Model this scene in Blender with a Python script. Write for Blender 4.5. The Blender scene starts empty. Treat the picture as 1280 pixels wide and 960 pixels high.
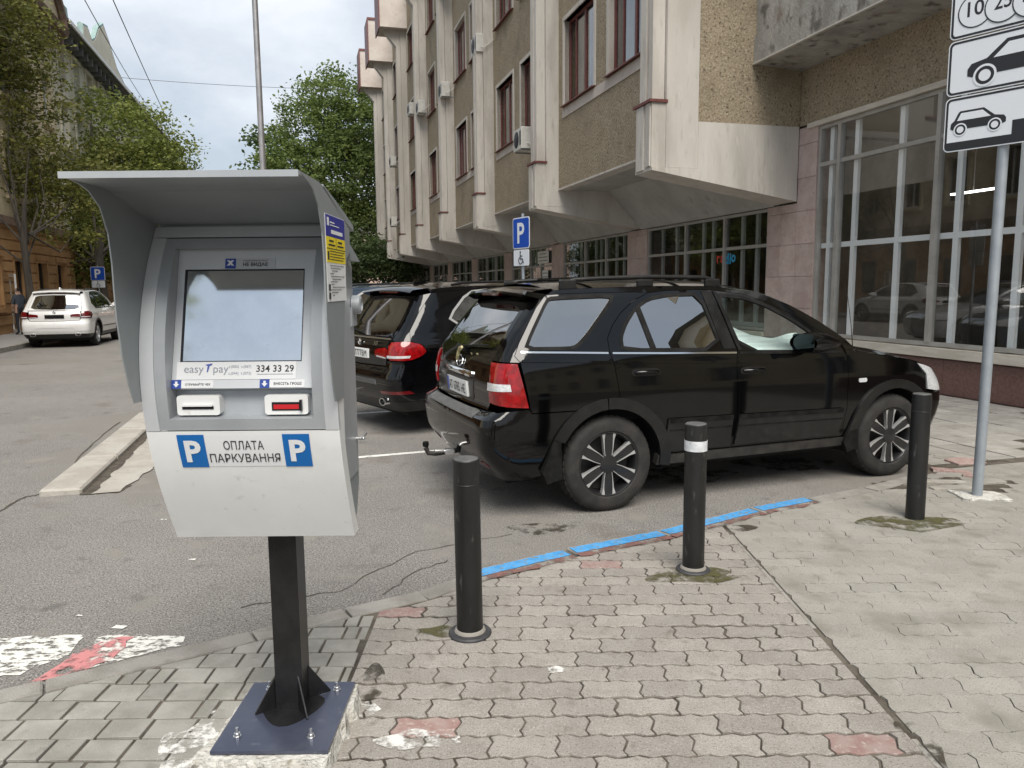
import bpy, bmesh, math, random
import numpy as np
from mathutils import Vector, Matrix
from mathutils.geometry import delaunay_2d_cdt
SC = bpy.context.scene
COL = SC.collection
rad = math.radians

# ------------------------------------------------------------------ camera
FPX, CX, CY, CAMH = 950.0, 640.0, 480.0, 1.70
PITCH, ROLL = math.atan(121 / 950), rad(0.5)
_f = Vector((0, math.cos(PITCH), -math.sin(PITCH)))
_r = Vector((1, 0, 0)); _d = _f.cross(_r)
_rr = _r * math.cos(ROLL) + _d * math.sin(ROLL)
_dd = -_r * math.sin(ROLL) + _d * math.cos(ROLL)
cam = bpy.data.cameras.new('camera')
cam.sensor_width = 36.0; cam.lens = FPX / 1280 * 36.0
cam.clip_start = 0.05; cam.clip_end = 3000
camo = bpy.data.objects.new('camera', cam); COL.objects.link(camo)
camo.matrix_world = Matrix(((_rr.x, -_dd.x, -_f.x, 0), (_rr.y, -_dd.y, -_f.y, 0), (_rr.z, -_dd.z, -_f.z, CAMH), (0, 0, 0, 1)))
SC.camera = camo

# ------------------------------------------------------------------ sky, sun, exposure
SUN_EL, SUN_AZ = rad(54), rad(167)          # azimuth measured clockwise from +Y: behind the camera
W = bpy.data.worlds.new('World'); SC.world = W; W.use_nodes = True
nt = W.node_tree; nt.nodes.clear()
def N(t, ty, **kw):
    n = t.nodes.new(ty)
    for k, v in kw.items(): setattr(n, k, v)
    return n
wo = N(nt, 'ShaderNodeOutputWorld'); bg = N(nt, 'ShaderNodeBackground')
sky = N(nt, 'ShaderNodeTexSky'); sky.sky_type = 'NISHITA'; sky.sun_disc = False
sky.sun_elevation = SUN_EL; sky.sun_rotation = SUN_AZ; sky.air_density = 1.0; sky.dust_density = 1.5; sky.ozone_density = 1.0
tc = N(nt, 'ShaderNodeTexCoord'); mp = N(nt, 'ShaderNodeMapping'); mp.inputs['Scale'].default_value = (1, 1, 1.9)
mp.inputs['Location'].default_value = (0.35, 0.1, 0.0)
nz = N(nt, 'ShaderNodeTexNoise'); nz.inputs['Scale'].default_value = 2.6; nz.inputs['Detail'].default_value = 7; nz.inputs['Roughness'].default_value = 0.55
rp = N(nt, 'ShaderNodeValToRGB'); rp.color_ramp.elements[0].position = 0.40; rp.color_ramp.elements[1].position = 0.66
rp.color_ramp.elements[0].color = (0.18, 0.18, 0.18, 1); rp.color_ramp.elements[1].color = (0.96, 0.96, 0.96, 1)
nz2 = N(nt, 'ShaderNodeTexNoise'); nz2.inputs['Scale'].default_value = 1.3; nz2.inputs['Detail'].default_value = 5
rp2 = N(nt, 'ShaderNodeValToRGB')
rp2.color_ramp.elements[0].position = 0.36; rp2.color_ramp.elements[1].position = 0.62
rp2.color_ramp.elements[0].color = (2.7, 3.05, 3.45, 1); rp2.color_ramp.elements[1].color = (5.3, 5.5, 5.8, 1)
mx = N(nt, 'ShaderNodeMix', data_type='RGBA')
base = N(nt, 'ShaderNodeMix', data_type='RGBA'); base.inputs['Factor'].default_value = 0.84
base.inputs[7].default_value = (2.5, 2.9, 3.35, 1)          # high thin overcast over the blue
L = nt.links.new
L(tc.outputs['Generated'], mp.inputs['Vector']); L(mp.outputs['Vector'], nz.inputs['Vector']); L(mp.outputs['Vector'], nz2.inputs['Vector'])
L(nz.outputs['Fac'], rp.inputs['Fac']); L(nz2.outputs['Fac'], rp2.inputs['Fac'])
L(sky.outputs['Color'], base.inputs[6]); L(base.outputs[2], mx.inputs[6]); L(rp2.outputs['Color'], mx.inputs[7]); L(rp.outputs['Color'], mx.inputs['Factor'])
L(mx.outputs[2], bg.inputs['Color']); bg.inputs['Strength'].default_value = 0.092
L(bg.outputs['Background'], wo.inputs['Surface'])
sl = bpy.data.lights.new('sun', 'SUN'); sl.energy = 2.4; sl.angle = rad(42); sl.color = (1.0, 0.945, 0.865)
so = bpy.data.objects.new('sun', sl); COL.objects.link(so)
_sd = Vector((math.sin(SUN_AZ) * math.cos(SUN_EL), math.cos(SUN_AZ) * math.cos(SUN_EL), math.sin(SUN_EL)))
so.rotation_euler = _sd.to_track_quat('Z', 'Y').to_euler(); so.location = _sd * 60
SC.view_settings.view_transform = 'Standard'; SC.view_settings.look = 'None'
SC.view_settings.exposure = 1.08; SC.view_settings.gamma = 1.0; SC.view_settings.use_curve_mapping = False
SC.render.engine = 'CYCLES'; SC.cycles.max_bounces = 7; SC.cycles.transparent_max_bounces = 12
SC.cycles.use_denoising = True

# ------------------------------------------------------------------ pixel helpers (direction only; distance comes from a plane)
def ray(x, y): return _f + _rr * ((x - CX) / FPX) + _dd * ((y - CY) / FPX)
def ground(x, y, z=0.0):
    v = ray(x, y); t = (z - CAMH) / v.z; return Vector((0, 0, CAMH)) + v * t

# ------------------------------------------------------------------ materials
MATS = {}
def M(name, col, rough=0.6, metal=0.0, col2=None, vscale=3.0, vlo=0.4, vhi=0.6, bump=0.0, bscale=60.0, rnd=0.0, coat=0.0, spec=0.5,
      spots=None, trans=0.0, emit=None, attr=None, bdetail=4.0, coordscale=(1, 1, 1)):
    if name in MATS: return MATS[name]
    m = bpy.data.materials.new(name); m.use_nodes = True; t = m.node_tree; l = t.links.new
    b = t.nodes['Principled BSDF']
    b.inputs['Roughness'].default_value = rough; b.inputs['Metallic'].default_value = metal
    b.inputs['Coat Weight'].default_value = coat; b.inputs['Coat Roughness'].default_value = 0.03; b.inputs['Specular IOR Level'].default_value = spec
    if trans: b.inputs['Transmission Weight'].default_value = trans
    b.inputs['Base Color'].default_value = (*col, 1)
    if emit: b.inputs['Emission Color'].default_value = (*emit[0], 1); b.inputs['Emission Strength'].default_value = emit[1]
    g = N(t, 'ShaderNodeNewGeometry'); vec = g.outputs['Position']
    if coordscale != (1, 1, 1):
        q = N(t, 'ShaderNodeVectorMath', operation='MULTIPLY'); q.inputs[1].default_value = coordscale; l(vec, q.inputs[0]); vec = q.outputs[0]
    cur = None
    if col2 is not None:
        n = N(t, 'ShaderNodeTexNoise'); n.inputs['Scale'].default_value = vscale; n.inputs['Detail'].default_value = 6; n.inputs['Roughness'].default_value = 0.62
        r = N(t, 'ShaderNodeValToRGB'); r.color_ramp.elements[0].position = vlo; r.color_ramp.elements[1].position = vhi
        r.color_ramp.elements[0].color = (*col, 1); r.color_ramp.elements[1].color = (*col2, 1)
        l(vec, n.inputs['Vector']); l(n.outputs['Fac'], r.inputs['Fac']); cur = r.outputs['Color']
    for sp in (spots or []):                      # (scale, lo, hi, colour): speckle / stain layers
        n = N(t, 'ShaderNodeTexNoise'); n.inputs['Scale'].default_value = sp[0]; n.inputs['Detail'].default_value = 5
        r = N(t, 'ShaderNodeMapRange'); r.inputs['From Min'].default_value = sp[1]; r.inputs['From Max'].default_value = sp[2]
        x = N(t, 'ShaderNodeMix', data_type='RGBA'); l(vec, n.inputs['Vector']); l(n.outputs['Fac'], r.inputs['Value']); l(r.outputs['Result'], x.inputs['Factor'])
        if cur is None: x.inputs[6].default_value = (*col, 1)
        else: l(cur, x.inputs[6])
        x.inputs[7].default_value = (*sp[3], 1); cur = x.outputs[2]
    if rnd:
        o = N(t, 'ShaderNodeObjectInfo'); r = N(t, 'ShaderNodeMapRange'); r.inputs['To Min'].default_value = 1 - rnd; r.inputs['To Max'].default_value = 1 + rnd
        x = N(t, 'ShaderNodeMix', data_type='RGBA', blend_type='MULTIPLY'); x.inputs['Factor'].default_value = 1
        l(o.outputs['Random'], r.inputs['Value'])
        if cur is None: x.inputs[6].default_value = (*col, 1)
        else: l(cur, x.inputs[6])
        l(r.outputs['Result'], x.inputs[7]); cur = x.outputs[2]
    if attr:                                       # per-face tint stored on the mesh
        o = N(t, 'ShaderNodeAttribute'); o.attribute_name = attr[0]
        r = N(t, 'ShaderNodeValToRGB'); els = r.color_ramp.elements
        els[0].color = (*attr[1], 1); els[1].color = (*attr[2], 1); l(o.outputs['Fac'], r.inputs['Fac']); cur = r.outputs['Color']
    if cur is not None: l(cur, b.inputs['Base Color'])
    if bump:
        n = N(t, 'ShaderNodeTexNoise'); n.inputs['Scale'].default_value = bscale; n.inputs['Detail'].default_value = bdetail
        u = N(t, 'ShaderNodeBump'); u.inputs['Strength'].default_value = bump; u.inputs['Distance'].default_value = 0.02
        l(vec, n.inputs['Vector']); l(n.outputs['Fac'], u.inputs['Height']); l(u.outputs['Normal'], b.inputs['Normal'])
    MATS[name] = m; return m

def glass(name, tint, ior=1.5, refl=(1, 1, 1), rough=0.0):
    m = bpy.data.materials.new(name); m.use_nodes = True; t = m.node_tree; l = t.links.new; t.nodes.clear()
    o = N(t, 'ShaderNodeOutputMaterial'); f = N(t, 'ShaderNodeFresnel'); gm = N(t, 'ShaderNodeNewGeometry'); mr = N(t, 'ShaderNodeMapRange')
    mr.inputs['To Min'].default_value = ior; mr.inputs['To Max'].default_value = 1.0 / ior; l(gm.outputs['Backfacing'], mr.inputs['Value']); l(mr.outputs['Result'], f.inputs['IOR'])
    tr = N(t, 'ShaderNodeBsdfTransparent'); tr.inputs['Color'].default_value = (*tint, 1)
    gl = N(t, 'ShaderNodeBsdfGlossy'); gl.inputs['Color'].default_value = (*refl, 1); gl.inputs['Roughness'].default_value = rough
    mx = N(t, 'ShaderNodeMixShader'); l(f.outputs['Fac'], mx.inputs['Fac']); l(tr.outputs[0], mx.inputs[1]); l(gl.outputs[0], mx.inputs[2]); l(mx.outputs[0], o.inputs['Surface'])
    MATS[name] = m; return m

def worn(name, col, col_under_alpha=0.5, scale=9.0, lo=0.42, hi=0.5, rough=0.7, stretch=(1, 1, 1)):
    """worn paint: chipped away by noise, what lies below shows through"""
    m = bpy.data.materials.new(name); m.use_nodes = True; t = m.node_tree; l = t.links.new
    b = t.nodes['Principled BSDF']; b.inputs['Base Color'].default_value = (*col, 1); b.inputs['Roughness'].default_value = rough
    g = N(t, 'ShaderNodeNewGeometry'); q = N(t, 'ShaderNodeVectorMath', operation='MULTIPLY'); q.inputs[1].default_value = stretch
    n = N(t, 'ShaderNodeTexNoise'); n.inputs['Scale'].default_value = scale; n.inputs['Detail'].default_value = 7; n.inputs['Roughness'].default_value = 0.65
    r = N(t, 'ShaderNodeMapRange'); r.inputs['From Min'].default_value = lo; r.inputs['From Max'].default_value = hi
    l(g.outputs['Position'], q.inputs[0]); l(q.outputs[0], n.inputs['Vector']); l(n.outputs['Fac'], r.inputs['Value']); l(r.outputs['Result'], b.inputs['Alpha'])
    MATS[name] = m; return m

# ------------------------------------------------------------------ mesh helpers
def tag(o, label=None, cat=None, group=None, kind=None):
    if label: o['label'] = label
    if cat: o['category'] = cat
    if group: o['group'] = group
    if kind: o['kind'] = kind
    return o
def empty(name, loc=(0, 0, 0), rz=0.0):
    o = bpy.data.objects.new(name, None); o.empty_display_size = 0.2; COL.objects.link(o); o.location = loc; o.rotation_euler = (0, 0, rz); return o
def link(name, me, mat=None, parent=None, loc=None):
    if mat is not None and not me.materials: me.materials.append(mat if not isinstance(mat, str) else MATS[mat])
    o = bpy.data.objects.new(name, me); COL.objects.link(o)
    if parent is not None: o.parent = parent
    if loc is not None: o.location = loc
    return o
def copy_tree(o, parent=None):
    c = o.copy(); COL.objects.link(c); c.parent = parent
    for ch in o.children: copy_tree(ch, c)
    return c
class MB:
    def __init__(s, org=(0, 0, 0)): s.v = []; s.f = []; s.o = Vector(org)
    def add(s, vs, fs):
        k = len(s.v); s.v += [Vector(p) - s.o for p in vs]; s.f += [tuple(i + k for i in f) for f in fs]; return s
    def box(s, x0, x1, y0, y1, z0, z1):
        vs = [(x, y, z) for z in (z0, z1) for y in (y0, y1) for x in (x0, x1)]
        return s.add(vs, [(0, 2, 3, 1), (4, 5, 7, 6), (0, 1, 5, 4), (2, 6, 7, 3), (0, 4, 6, 2), (1, 3, 7, 5)])
    def cbox(s, x0, x1, y0, y1, z0, z1, c=0.01):
        """box with chamfered vertical+top edges"""
        a = [(x0 + c, y0), (x1 - c, y0), (x1, y0 + c), (x1, y1 - c), (x1 - c, y1), (x0 + c, y1), (x0, y1 - c), (x0, y0 + c)]
        b = [(min(max(x, x0 + c), x1 - c), min(max(y, y0 + c), y1 - c)) for x, y in a]
        vs = [(x, y, z0) for x, y in a] + [(x, y, z1 - c) for x, y in a] + [(x0 + c, y0 + c, z1), (x1 - c, y0 + c, z1), (x1 - c, y1 - c, z1), (x0 + c, y1 - c, z1)]
        f = [tuple(reversed(range(8)))] + [(i, (i + 1) % 8, 8 + (i + 1) % 8, 8 + i) for i in range(8)]
        f += [(8, 9, 17, 16), (10, 11, 18, 17), (12, 13, 19, 18), (14, 15, 16, 19), (9, 10, 17), (11, 12, 18), (13, 14, 19), (15, 8, 16), (16, 17, 18, 19)]
        return s.add(vs, f)
    def prism(s, poly, h0, h1, fn=None):
        """polygon (a,b) extruded from h0 to h1; fn(a,b,h)->xyz"""
        fn = fn or (lambda a, b, h: (a, b, h)); n = len(poly)
        vs = [fn(a, b, h0) for a, b in poly] + [fn(a, b, h1) for a, b in poly]
        return s.add(vs, [tuple(reversed(range(n))), tuple(range(n, 2 * n))] + [(i, (i + 1) % n, n + (i + 1) % n, n + i) for i in range(n)])
    def tube(s, path, r, n=8, caps=True):
        path = [Vector(p) for p in path]; rs = r if isinstance(r, (list, tuple)) else [r] * len(path)
        rings = []; up = None
        for i, p in enumerate(path):
            d = (path[min(i + 1, len(path) - 1)] - path[max(i - 1, 0)]).normalized()
            if up is None: up = Vector((0, 0, 1)) if abs(d.z) < .9 else Vector((1, 0, 0))
            a = d.cross(up).normalized(); b = a.cross(d).normalized(); up = b
            rings.append([p + (a * math.cos(2 * math.pi * k / n) + b * math.sin(2 * math.pi * k / n)) * rs[i] for k in range(n)])
        vs = [q for R in rings for q in R]; f = []
        for i in range(len(path) - 1):
            for k in range(n): f.append((i * n + k, i * n + (k + 1) % n, (i + 1) * n + (k + 1) % n, (i + 1) * n + k))
        if caps: f += [tuple(reversed(range(n))), tuple(range((len(path) - 1) * n, len(path) * n))]
        return s.add([tuple(Vector(q)) for q in vs], f)
    def lathe(s, prof, n=32, fn=None, close=False):
        """prof [(r,h)] round the z axis; fn maps xyz"""
        fn = fn or (lambda x, y, z: (x, y, z)); vs = []
        for r, h in prof:
            for k in range(n): vs.append(fn(r * math.cos(2 * math.pi * k / n), r * math.sin(2 * math.pi * k / n), h))
        f = [(i * n + k, i * n + (k + 1) % n, (i + 1) * n + (k + 1) % n, (i + 1) * n + k) for i in range(len(prof) - 1) for k in range(n)]
        if close: f += [tuple(reversed(range(n))), tuple(range((len(prof) - 1) * n, len(prof) * n))]
        return s.add(vs, f)
    def grid(s, P):
        """P[i][j] points"""
        a, b = len(P), len(P[0])
        return s.add([q for row in P for q in row], [(i * b + j, i * b + j + 1, (i + 1) * b + j + 1, (i + 1) * b + j) for i in range(a - 1) for j in range(b - 1)])
    def mesh(s, name, smooth=None):
        me = bpy.data.meshes.new(name); me.from_pydata([tuple(p) for p in s.v], [], s.f); me.validate(); 
        bm = bmesh.new(); bm.from_mesh(me); bmesh.ops.recalc_face_normals(bm, faces=bm.faces); bm.to_mesh(me); bm.free()
        if smooth is not None:
            me.polygons.foreach_set('use_smooth', [True] * len(me.polygons))
            me.set_sharp_from_angle(angle=rad(smooth))
        return me
    def build(s, name, mat, parent=None, smooth=None, loc=None): return link(name, s.mesh(name, smooth), mat, parent, loc)

def text_mesh(txt, width=None, height=None, extrude=0.0, bold=0.0, align='CENTER'):
    """flat lettering in the XY plane, centred on the origin, scaled to width and/or height"""
    c = bpy.data.curves.new('lettering', 'FONT'); c.body = txt; c.size = 1.0; c.extrude = extrude; c.offset = bold; c.resolution_u = 3
    o = bpy.data.objects.new('lettering', c); COL.objects.link(o); bpy.context.view_layer.update()
    me = bpy.data.meshes.new_from_object(o); COL.objects.unlink(o); bpy.data.objects.remove(o)
    if not me.vertices: return me
    co = np.array([v.co[:] for v in me.vertices]); lo, hi = co.min(0), co.max(0)
    sx = width / (hi[0] - lo[0]) if width else None; sy = height / (hi[1] - lo[1]) if height else None
    sx = sx or sy; sy = sy or sx
    for v in me.vertices: v.co = ((v.co.x - (lo[0] + hi[0]) / 2) * sx, (v.co.y - (lo[1] + hi[1]) / 2) * sy, v.co.z)
    return me
def letter(name, txt, mat, parent, origin, ex, ey, width=None, height=None, bold=0.0):
    me = text_mesh(txt, width, height, 0.0, bold); ex = Vector(ex); ey = Vector(ey); o3 = Vector(origin)
    for v in me.vertices: v.co = o3 + ex * v.co.x + ey * v.co.y
    return link(name, me, mat, parent)
random.seed(7); np.random.seed(7)
# ------------------------------------------------------------------ street frame: U runs along the facade, NN across it
ANG = rad(15.63)
UV = Vector((-math.sin(ANG), math.cos(ANG), 0)); NV = Vector((math.cos(ANG), math.sin(ANG), 0))
def BW(n, u, z=0.0): return NV * n + UV * u + Vector((0, 0, z))
def uv_of(p): p = Vector((p[0], p[1], 0)); return p.dot(UV), p.dot(NV)

M('asphalt', (0.168, 0.158, 0.147), 0.85, col2=(0.228, 0.216, 0.202), vscale=0.55, vlo=0.35, vhi=0.68, bump=0.55, bscale=150, bdetail=6,
  spots=[(110, 0.53, 0.64, (0.40, 0.38, 0.35)), (90, 0.54, 0.64, (0.06, 0.055, 0.05)), (5, 0.60, 0.78, (0.115, 0.108, 0.10)), (1.1, 0.60, 0.72, (0.135, 0.12, 0.105)), (38, 0.62, 0.70, (0.33, 0.30, 0.26)), (0.35, .52, .62, (.20, .185, .165)), (2.6, .60, .72, (.235, .22, .195))])
M('sand_joint', (0.045, 0.037, 0.028), 0.95, col2=(0.125, 0.108, 0.085), vscale=5, bump=0.5, bscale=120)
M('paver', (0.245, 0.224, 0.199), 0.88, col2=(0.298, 0.277, 0.250), vscale=6, vlo=0.35, vhi=0.65, bump=0.35, bscale=260, rnd=0.10,
  spots=[(160, 0.55, 0.68, (0.40, 0.375, 0.34)), (130, 0.56, 0.68, (0.15, 0.13, 0.11)), (14, 0.60, 0.78, (0.175, 0.155, 0.13))])
M('paver_dusty', (0.245, 0.230, 0.204), 0.9, col2=(0.302, 0.286, 0.258), vscale=3.2, vlo=0.35, vhi=0.65, bump=0.3, bscale=260, rnd=0.05,
  spots=[(160, 0.56, 0.70, (0.38, 0.365, 0.335)), (130, .57, .68, (.16, .15, .125)), (3.5, 0.54, 0.72, (0.20, 0.188, 0.16)), (7, 0.60, 0.80, (0.20, 0.185, 0.155))])
M('paver_red', (0.265, 0.165, 0.148), 0.88, col2=(0.31, 0.235, 0.212), vscale=14, bump=0.35, bscale=260, rnd=0.1, spots=[(40, 0.56, 0.72, (0.42, 0.36, 0.33))])
M('paver_lime', (0.40, 0.385, 0.355), 0.9, col2=(0.58, 0.57, 0.55), vscale=12, bump=0.35, bscale=200)
M('block', (0.235, 0.227, 0.202), 0.88, col2=(0.30, 0.29, 0.262), vscale=6, bump=0.35, bscale=240, rnd=0.15,
  spots=[(200, 0.62, 0.75, (0.45, 0.44, 0.42)), (11, 0.62, 0.80, (0.19, 0.18, 0.155))])
M('tile', (0.255, 0.24, 0.215), 0.88, col2=(0.32, 0.305, 0.28), vscale=4, bump=0.3, bscale=220, rnd=0.10, spots=[(12, 0.6, 0.8, (0.19, 0.175, 0.15))])
M('kerbstone', (0.23, 0.215, 0.19), 0.9, col2=(0.30, 0.285, 0.26), vscale=5, bump=0.5, bscale=170, rnd=0.08, spots=[(160, 0.6, 0.74, (0.40, 0.38, 0.36)), (9, 0.6, 0.8, (0.16, 0.145, 0.125))])
M('old_concrete', (0.33, 0.305, 0.265), 0.92, col2=(0.40, 0.38, 0.34), vscale=3, bump=0.5, bscale=110, rnd=0.06, spots=[(16, 0.6, 0.8, (0.22, 0.20, 0.17))])
M('mud_and_shade', (0.055, 0.045, 0.035), 0.95, col2=(0.10, 0.085, 0.065), vscale=14, bump=0.6, bscale=90)
M('moss', (0.09, 0.085, 0.035), 0.95, col2=(0.14, 0.125, 0.07), vscale=18, bump=0.8, bscale=120)
M('blue_paint', (0.05, 0.27, 0.58), 0.65, col2=(0.09, 0.34, 0.66), vscale=18, bump=0.5, bscale=150, spots=[(34, 0.56, 0.63, (0.19, 0.21, 0.22)), (5, .55, .75, (.13, .28, .45))])
worn('white_paint', (0.66, 0.655, 0.61), scale=17, lo=0.42, hi=0.52, stretch=(1, 1.7, 1))
worn('line_paint', (0.66, 0.66, 0.62), scale=16, lo=0.36, hi=0.44)
worn('red_paint', (0.52, 0.21, 0.21), scale=11, lo=0.43, hi=0.56, stretch=(1.2, 1.2, 1))
worn('stain', (0.05, 0.042, 0.03), scale=7, lo=0.46, hi=0.60)
worn('moss_film', (0.075, 0.07, 0.025), scale=11, lo=0.38, hi=0.60)
worn('lime', (0.62, 0.61, 0.58), scale=14, lo=0.46, hi=0.58)

# ------------------------------------------------------------------ road
road = MB().add([(-900, -600, 0), (900, -600, 0), (900, 1800, 0), (-900, 1800, 0)], [(0, 1, 2, 3)]).build('road', 'asphalt')
tag(road, kind='structure')

def rag(poly, amt, step, rng):
    """break a polygon's edges up into an uneven outline"""
    out = []; n = len(poly)
    for i in range(n):
        a, b = Vector(poly[i]).to_2d(), Vector(poly[(i + 1) % n]).to_2d(); k = max(1, int((b - a).length / step))
        for j in range(k):
            p = a.lerp(b, j / k); out.append((p.x + rng.uniform(-amt, amt), p.y + rng.uniform(-amt, amt)))
    return out
def sheet(name, poly, z, mat, parent, kind=None):
    o = MB().add([(x, y, z) for x, y in poly], [tuple(range(len(poly)))]).build(name, mat, parent)
    if kind: o['kind'] = kind
    return o
R0 = random.Random(3)
sheet('road_marking', rag([(-3.2, 2.65), (-2.22, 3.215), (-2.10, 3.40), (-2.13, 3.58), (-2.6, 3.57), (-3.4, 3.5)], 0.02, 0.06, R0), 0.004, 'white_paint', road)
sheet('road_marking', rag([(-1.98, 3.235), (-1.60, 3.475), (-1.62, 3.57), (-1.95, 3.60), (-2.06, 3.58), (-2.02, 3.45)], 0.015, 0.05, R0), 0.004, 'white_paint', road)
sheet('paint_splash', rag([(-2.12, 3.135), (-1.97, 3.19), (-1.86, 3.36), (-1.88, 3.55), (-1.99, 3.55), (-2.07, 3.40)], 0.015, 0.04, R0), 0.008, 'red_paint', road)
for (px, py, s) in ((150, 785, .03), (205, 650, .022), (640 / 2.667, 700, .02), (100, 770, .016)):
    g0 = ground(px, py); sheet('paint_drip', rag([(g0.x - s, g0.y - s / 2), (g0.x + s, g0.y - s / 2), (g0.x + s, g0.y + s / 2), (g0.x - s, g0.y + s / 2)], s / 3, s, R0), 0.005, 'line_paint', road)
def strip(a, b, w, ext0=0.0, ext1=0.0):
    a, b = Vector(a), Vector(b); d = (b - a).normalized(); q = Vector((-d.y, d.x)) * w / 2; a = a - d * ext0; b = b + d * ext1
    return [tuple(a - q), tuple(b - q), tuple(b + q), tuple(a + q)]
CAR_A = rad(20.8); CD = Vector((math.cos(CAR_A), math.sin(CAR_A))); CN = Vector((-CD.y, CD.x))
pl0 = Vector((-1.55, 7.55))
for k in range(5):
    a = pl0 + CN * (2.75 * k) - CD * (0.15 if k == 0 else 0.6); sheet('parking_line', rag(strip(a, a + CD * 4.6, 0.085), 0.004, 0.12, R0), 0.004, 'line_paint', road)
# oil and damp stains in the bay
for (x, y, r) in ((1.5, 6.7, .5), (2.6, 7.1, .45), (-0.4, 9.6, .6), (3.35, 6.3, .25), (0.2, 5.2, .22)):
    sheet('oil_stain', [(x + r * (1 + .25 * math.sin(3 * t)) * math.cos(t), y + .6 * r * math.sin(t)) for t in np.linspace(0, 6.28, 26)[:-1]], 0.005 + .0005 * r, 'stain', road)
# cracks
def crack(pts, w=0.012):
    pts = [ground(*p).to_2d() for p in pts]; L_, R_ = [], []
    fine = []
    for a, b in zip(pts, pts[1:]):
        for j in range(6): fine.append(a.lerp(b, j / 6) + Vector((R0.uniform(-.02, .02), R0.uniform(-.02, .02))))
    fine.append(pts[-1])
    for i, p in enumerate(fine):
        d = (fine[min(i + 1, len(fine) - 1)] - fine[max(i - 1, 0)]).normalized(); q = Vector((-d.y, d.x)) * w * R0.uniform(.25, .6)
        L_.append((*(p + q), .0045)); R_.append((*(p - q), .0045))
    MB().grid([L_, R_]).build('crack', 'mud_and_shade', road)
crack([(0, 640), (28, 622), (57, 618)], .025); crack([(57, 618), (75, 600), (110, 560), (150, 528)], .02)
crack([(112, 618), (150, 616), (168, 600), (185, 575), (200, 560)], .03)
crack([(300, 760), (420, 740), (520, 690), (640, 668)], .008); crack([(480, 745), (520, 715), (560, 700)], .008)

# ------------------------------------------------------------------ old kerb slabs lying in the carriageway
isl = empty('old_kerb', BW(-1.97, 7.0)); isl.rotation_euler.z = ANG; tag(isl, kind='structure')
u0_ = 0.0
for k, ln in enumerate((1.35, 1.55, 1.3, 1.6, 1.5, 1.5, 1.4)):
    b = MB(); dz = R0.uniform(0, .012); b.cbox(-.165 + R0.uniform(-.01, .01), .15, u0_, u0_ + ln - .025, -.05, .045 + dz, .018)
    o = b.build('kerb_slab', 'old_concrete', isl); o.rotation_euler = (0, R0.uniform(.01, .03), 0); u0_ += ln
sheet('gutter', rag([tuple(BW(-1.83, 6.95).to_2d()), tuple(BW(-1.72, 6.95).to_2d()), tuple(BW(-1.74, 11.5).to_2d()), tuple(BW(-1.83, 11.5).to_2d())], .012, .12, R0), 0.006, 'mud_and_shade', isl).matrix_parent_inverse = isl.matrix_basis.inverted()  # flat dark strip, painted in for the shade of the gap beside the slabs
sheet('asphalt_patch', rag([tuple(BW(-1.72, 6.95).to_2d()), tuple(BW(-1.52, 6.95).to_2d()), tuple(BW(-1.35, 8.2).to_2d()), tuple(BW(-1.45, 11.5).to_2d()), tuple(BW(-1.72, 11.5).to_2d())], .02, .1, R0), 0.010, 'old_concrete', isl).matrix_parent_inverse = isl.matrix_basis.inverted()

# ------------------------------------------------------------------ pavement
KI = [(-3.6, 1.95), (-2.8, 2.52), (-2.113, 2.932), (-1.66, 3.20), (-1.234, 3.47), (-0.834, 3.731), (-0.46, 3.95), (-0.2, 4.185), (0.4, 4.59), (1.06, 4.93), (1.87, 5.46), (2.37, 5.73), (3.0, 6.06), (3.55, 6.42), (3.95, 6.80)]
def kline(x): return float(np.interp(x, [p[0] for p in KI], [p[1] for p in KI]))
PAVZ = 0.0165
outer = [(-3.6, -6)] + KI + [tuple(BW(5.5, 5.75).to_2d()), tuple(BW(5.5, 63).to_2d()), tuple(BW(9.9, 63).to_2d()), tuple(BW(9.9, -20).to_2d())]
pav = MB().add([(x, y, PAVZ) for x, y in outer], [tuple(range(len(outer)))]).build('pavement', 'sand_joint'); tag(pav, kind='structure')

def clip(poly, p, nrm):
    """keep the side of the line through p the normal points away from"""
    out = []; n = len(poly)
    for i in range(n):
        a, b = poly[i], poly[(i + 1) % n]; da = (a[0] - p[0]) * nrm[0] + (a[1] - p[1]) * nrm[1]; db = (b[0] - p[0]) * nrm[0] + (b[1] - p[1]) * nrm[1]
        if da <= 0: out.append(a)
        if da * db < 0: t = da / (da - db); out.append((a[0] + (b[0] - a[0]) * t, a[1] + (b[1] - a[1]) * t))
    return out
def area(poly): return 0.5 * abs(sum(poly[i][0] * poly[(i + 1) % len(poly)][1] - poly[(i + 1) % len(poly)][0] * poly[i][1] for i in range(len(poly))))
def stone(mb, poly, z0, z1, c, tx=0, ty=0):
    n = len(poly); mx_ = sum(p[0] for p in poly) / n; my_ = sum(p[1] for p in poly) / n
    dz = lambda p: z1 + tx * (p[0] - mx_) + ty * (p[1] - my_)
    sc = []
    for p in poly:
        dx, dy = mx_ - p[0], my_ - p[1]; l_ = math.hypot(dx, dy) or 1; sc.append((p[0] + dx / l_ * c, p[1] + dy / l_ * c))
    vs = [(p[0], p[1], z0) for p in poly] + [(p[0], p[1], dz(p) - c * .6) for p in poly] + [(p[0], p[1], dz(p)) for p in sc]
    f = [(i, (i + 1) % n, n + (i + 1) % n, n + i) for i in range(n)] + [(n + i, n + (i + 1) % n, 2 * n + (i + 1) % n, 2 * n + i) for i in range(n)] + [tuple(range(2 * n, 3 * n))]
    mb.add(vs, f)
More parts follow.
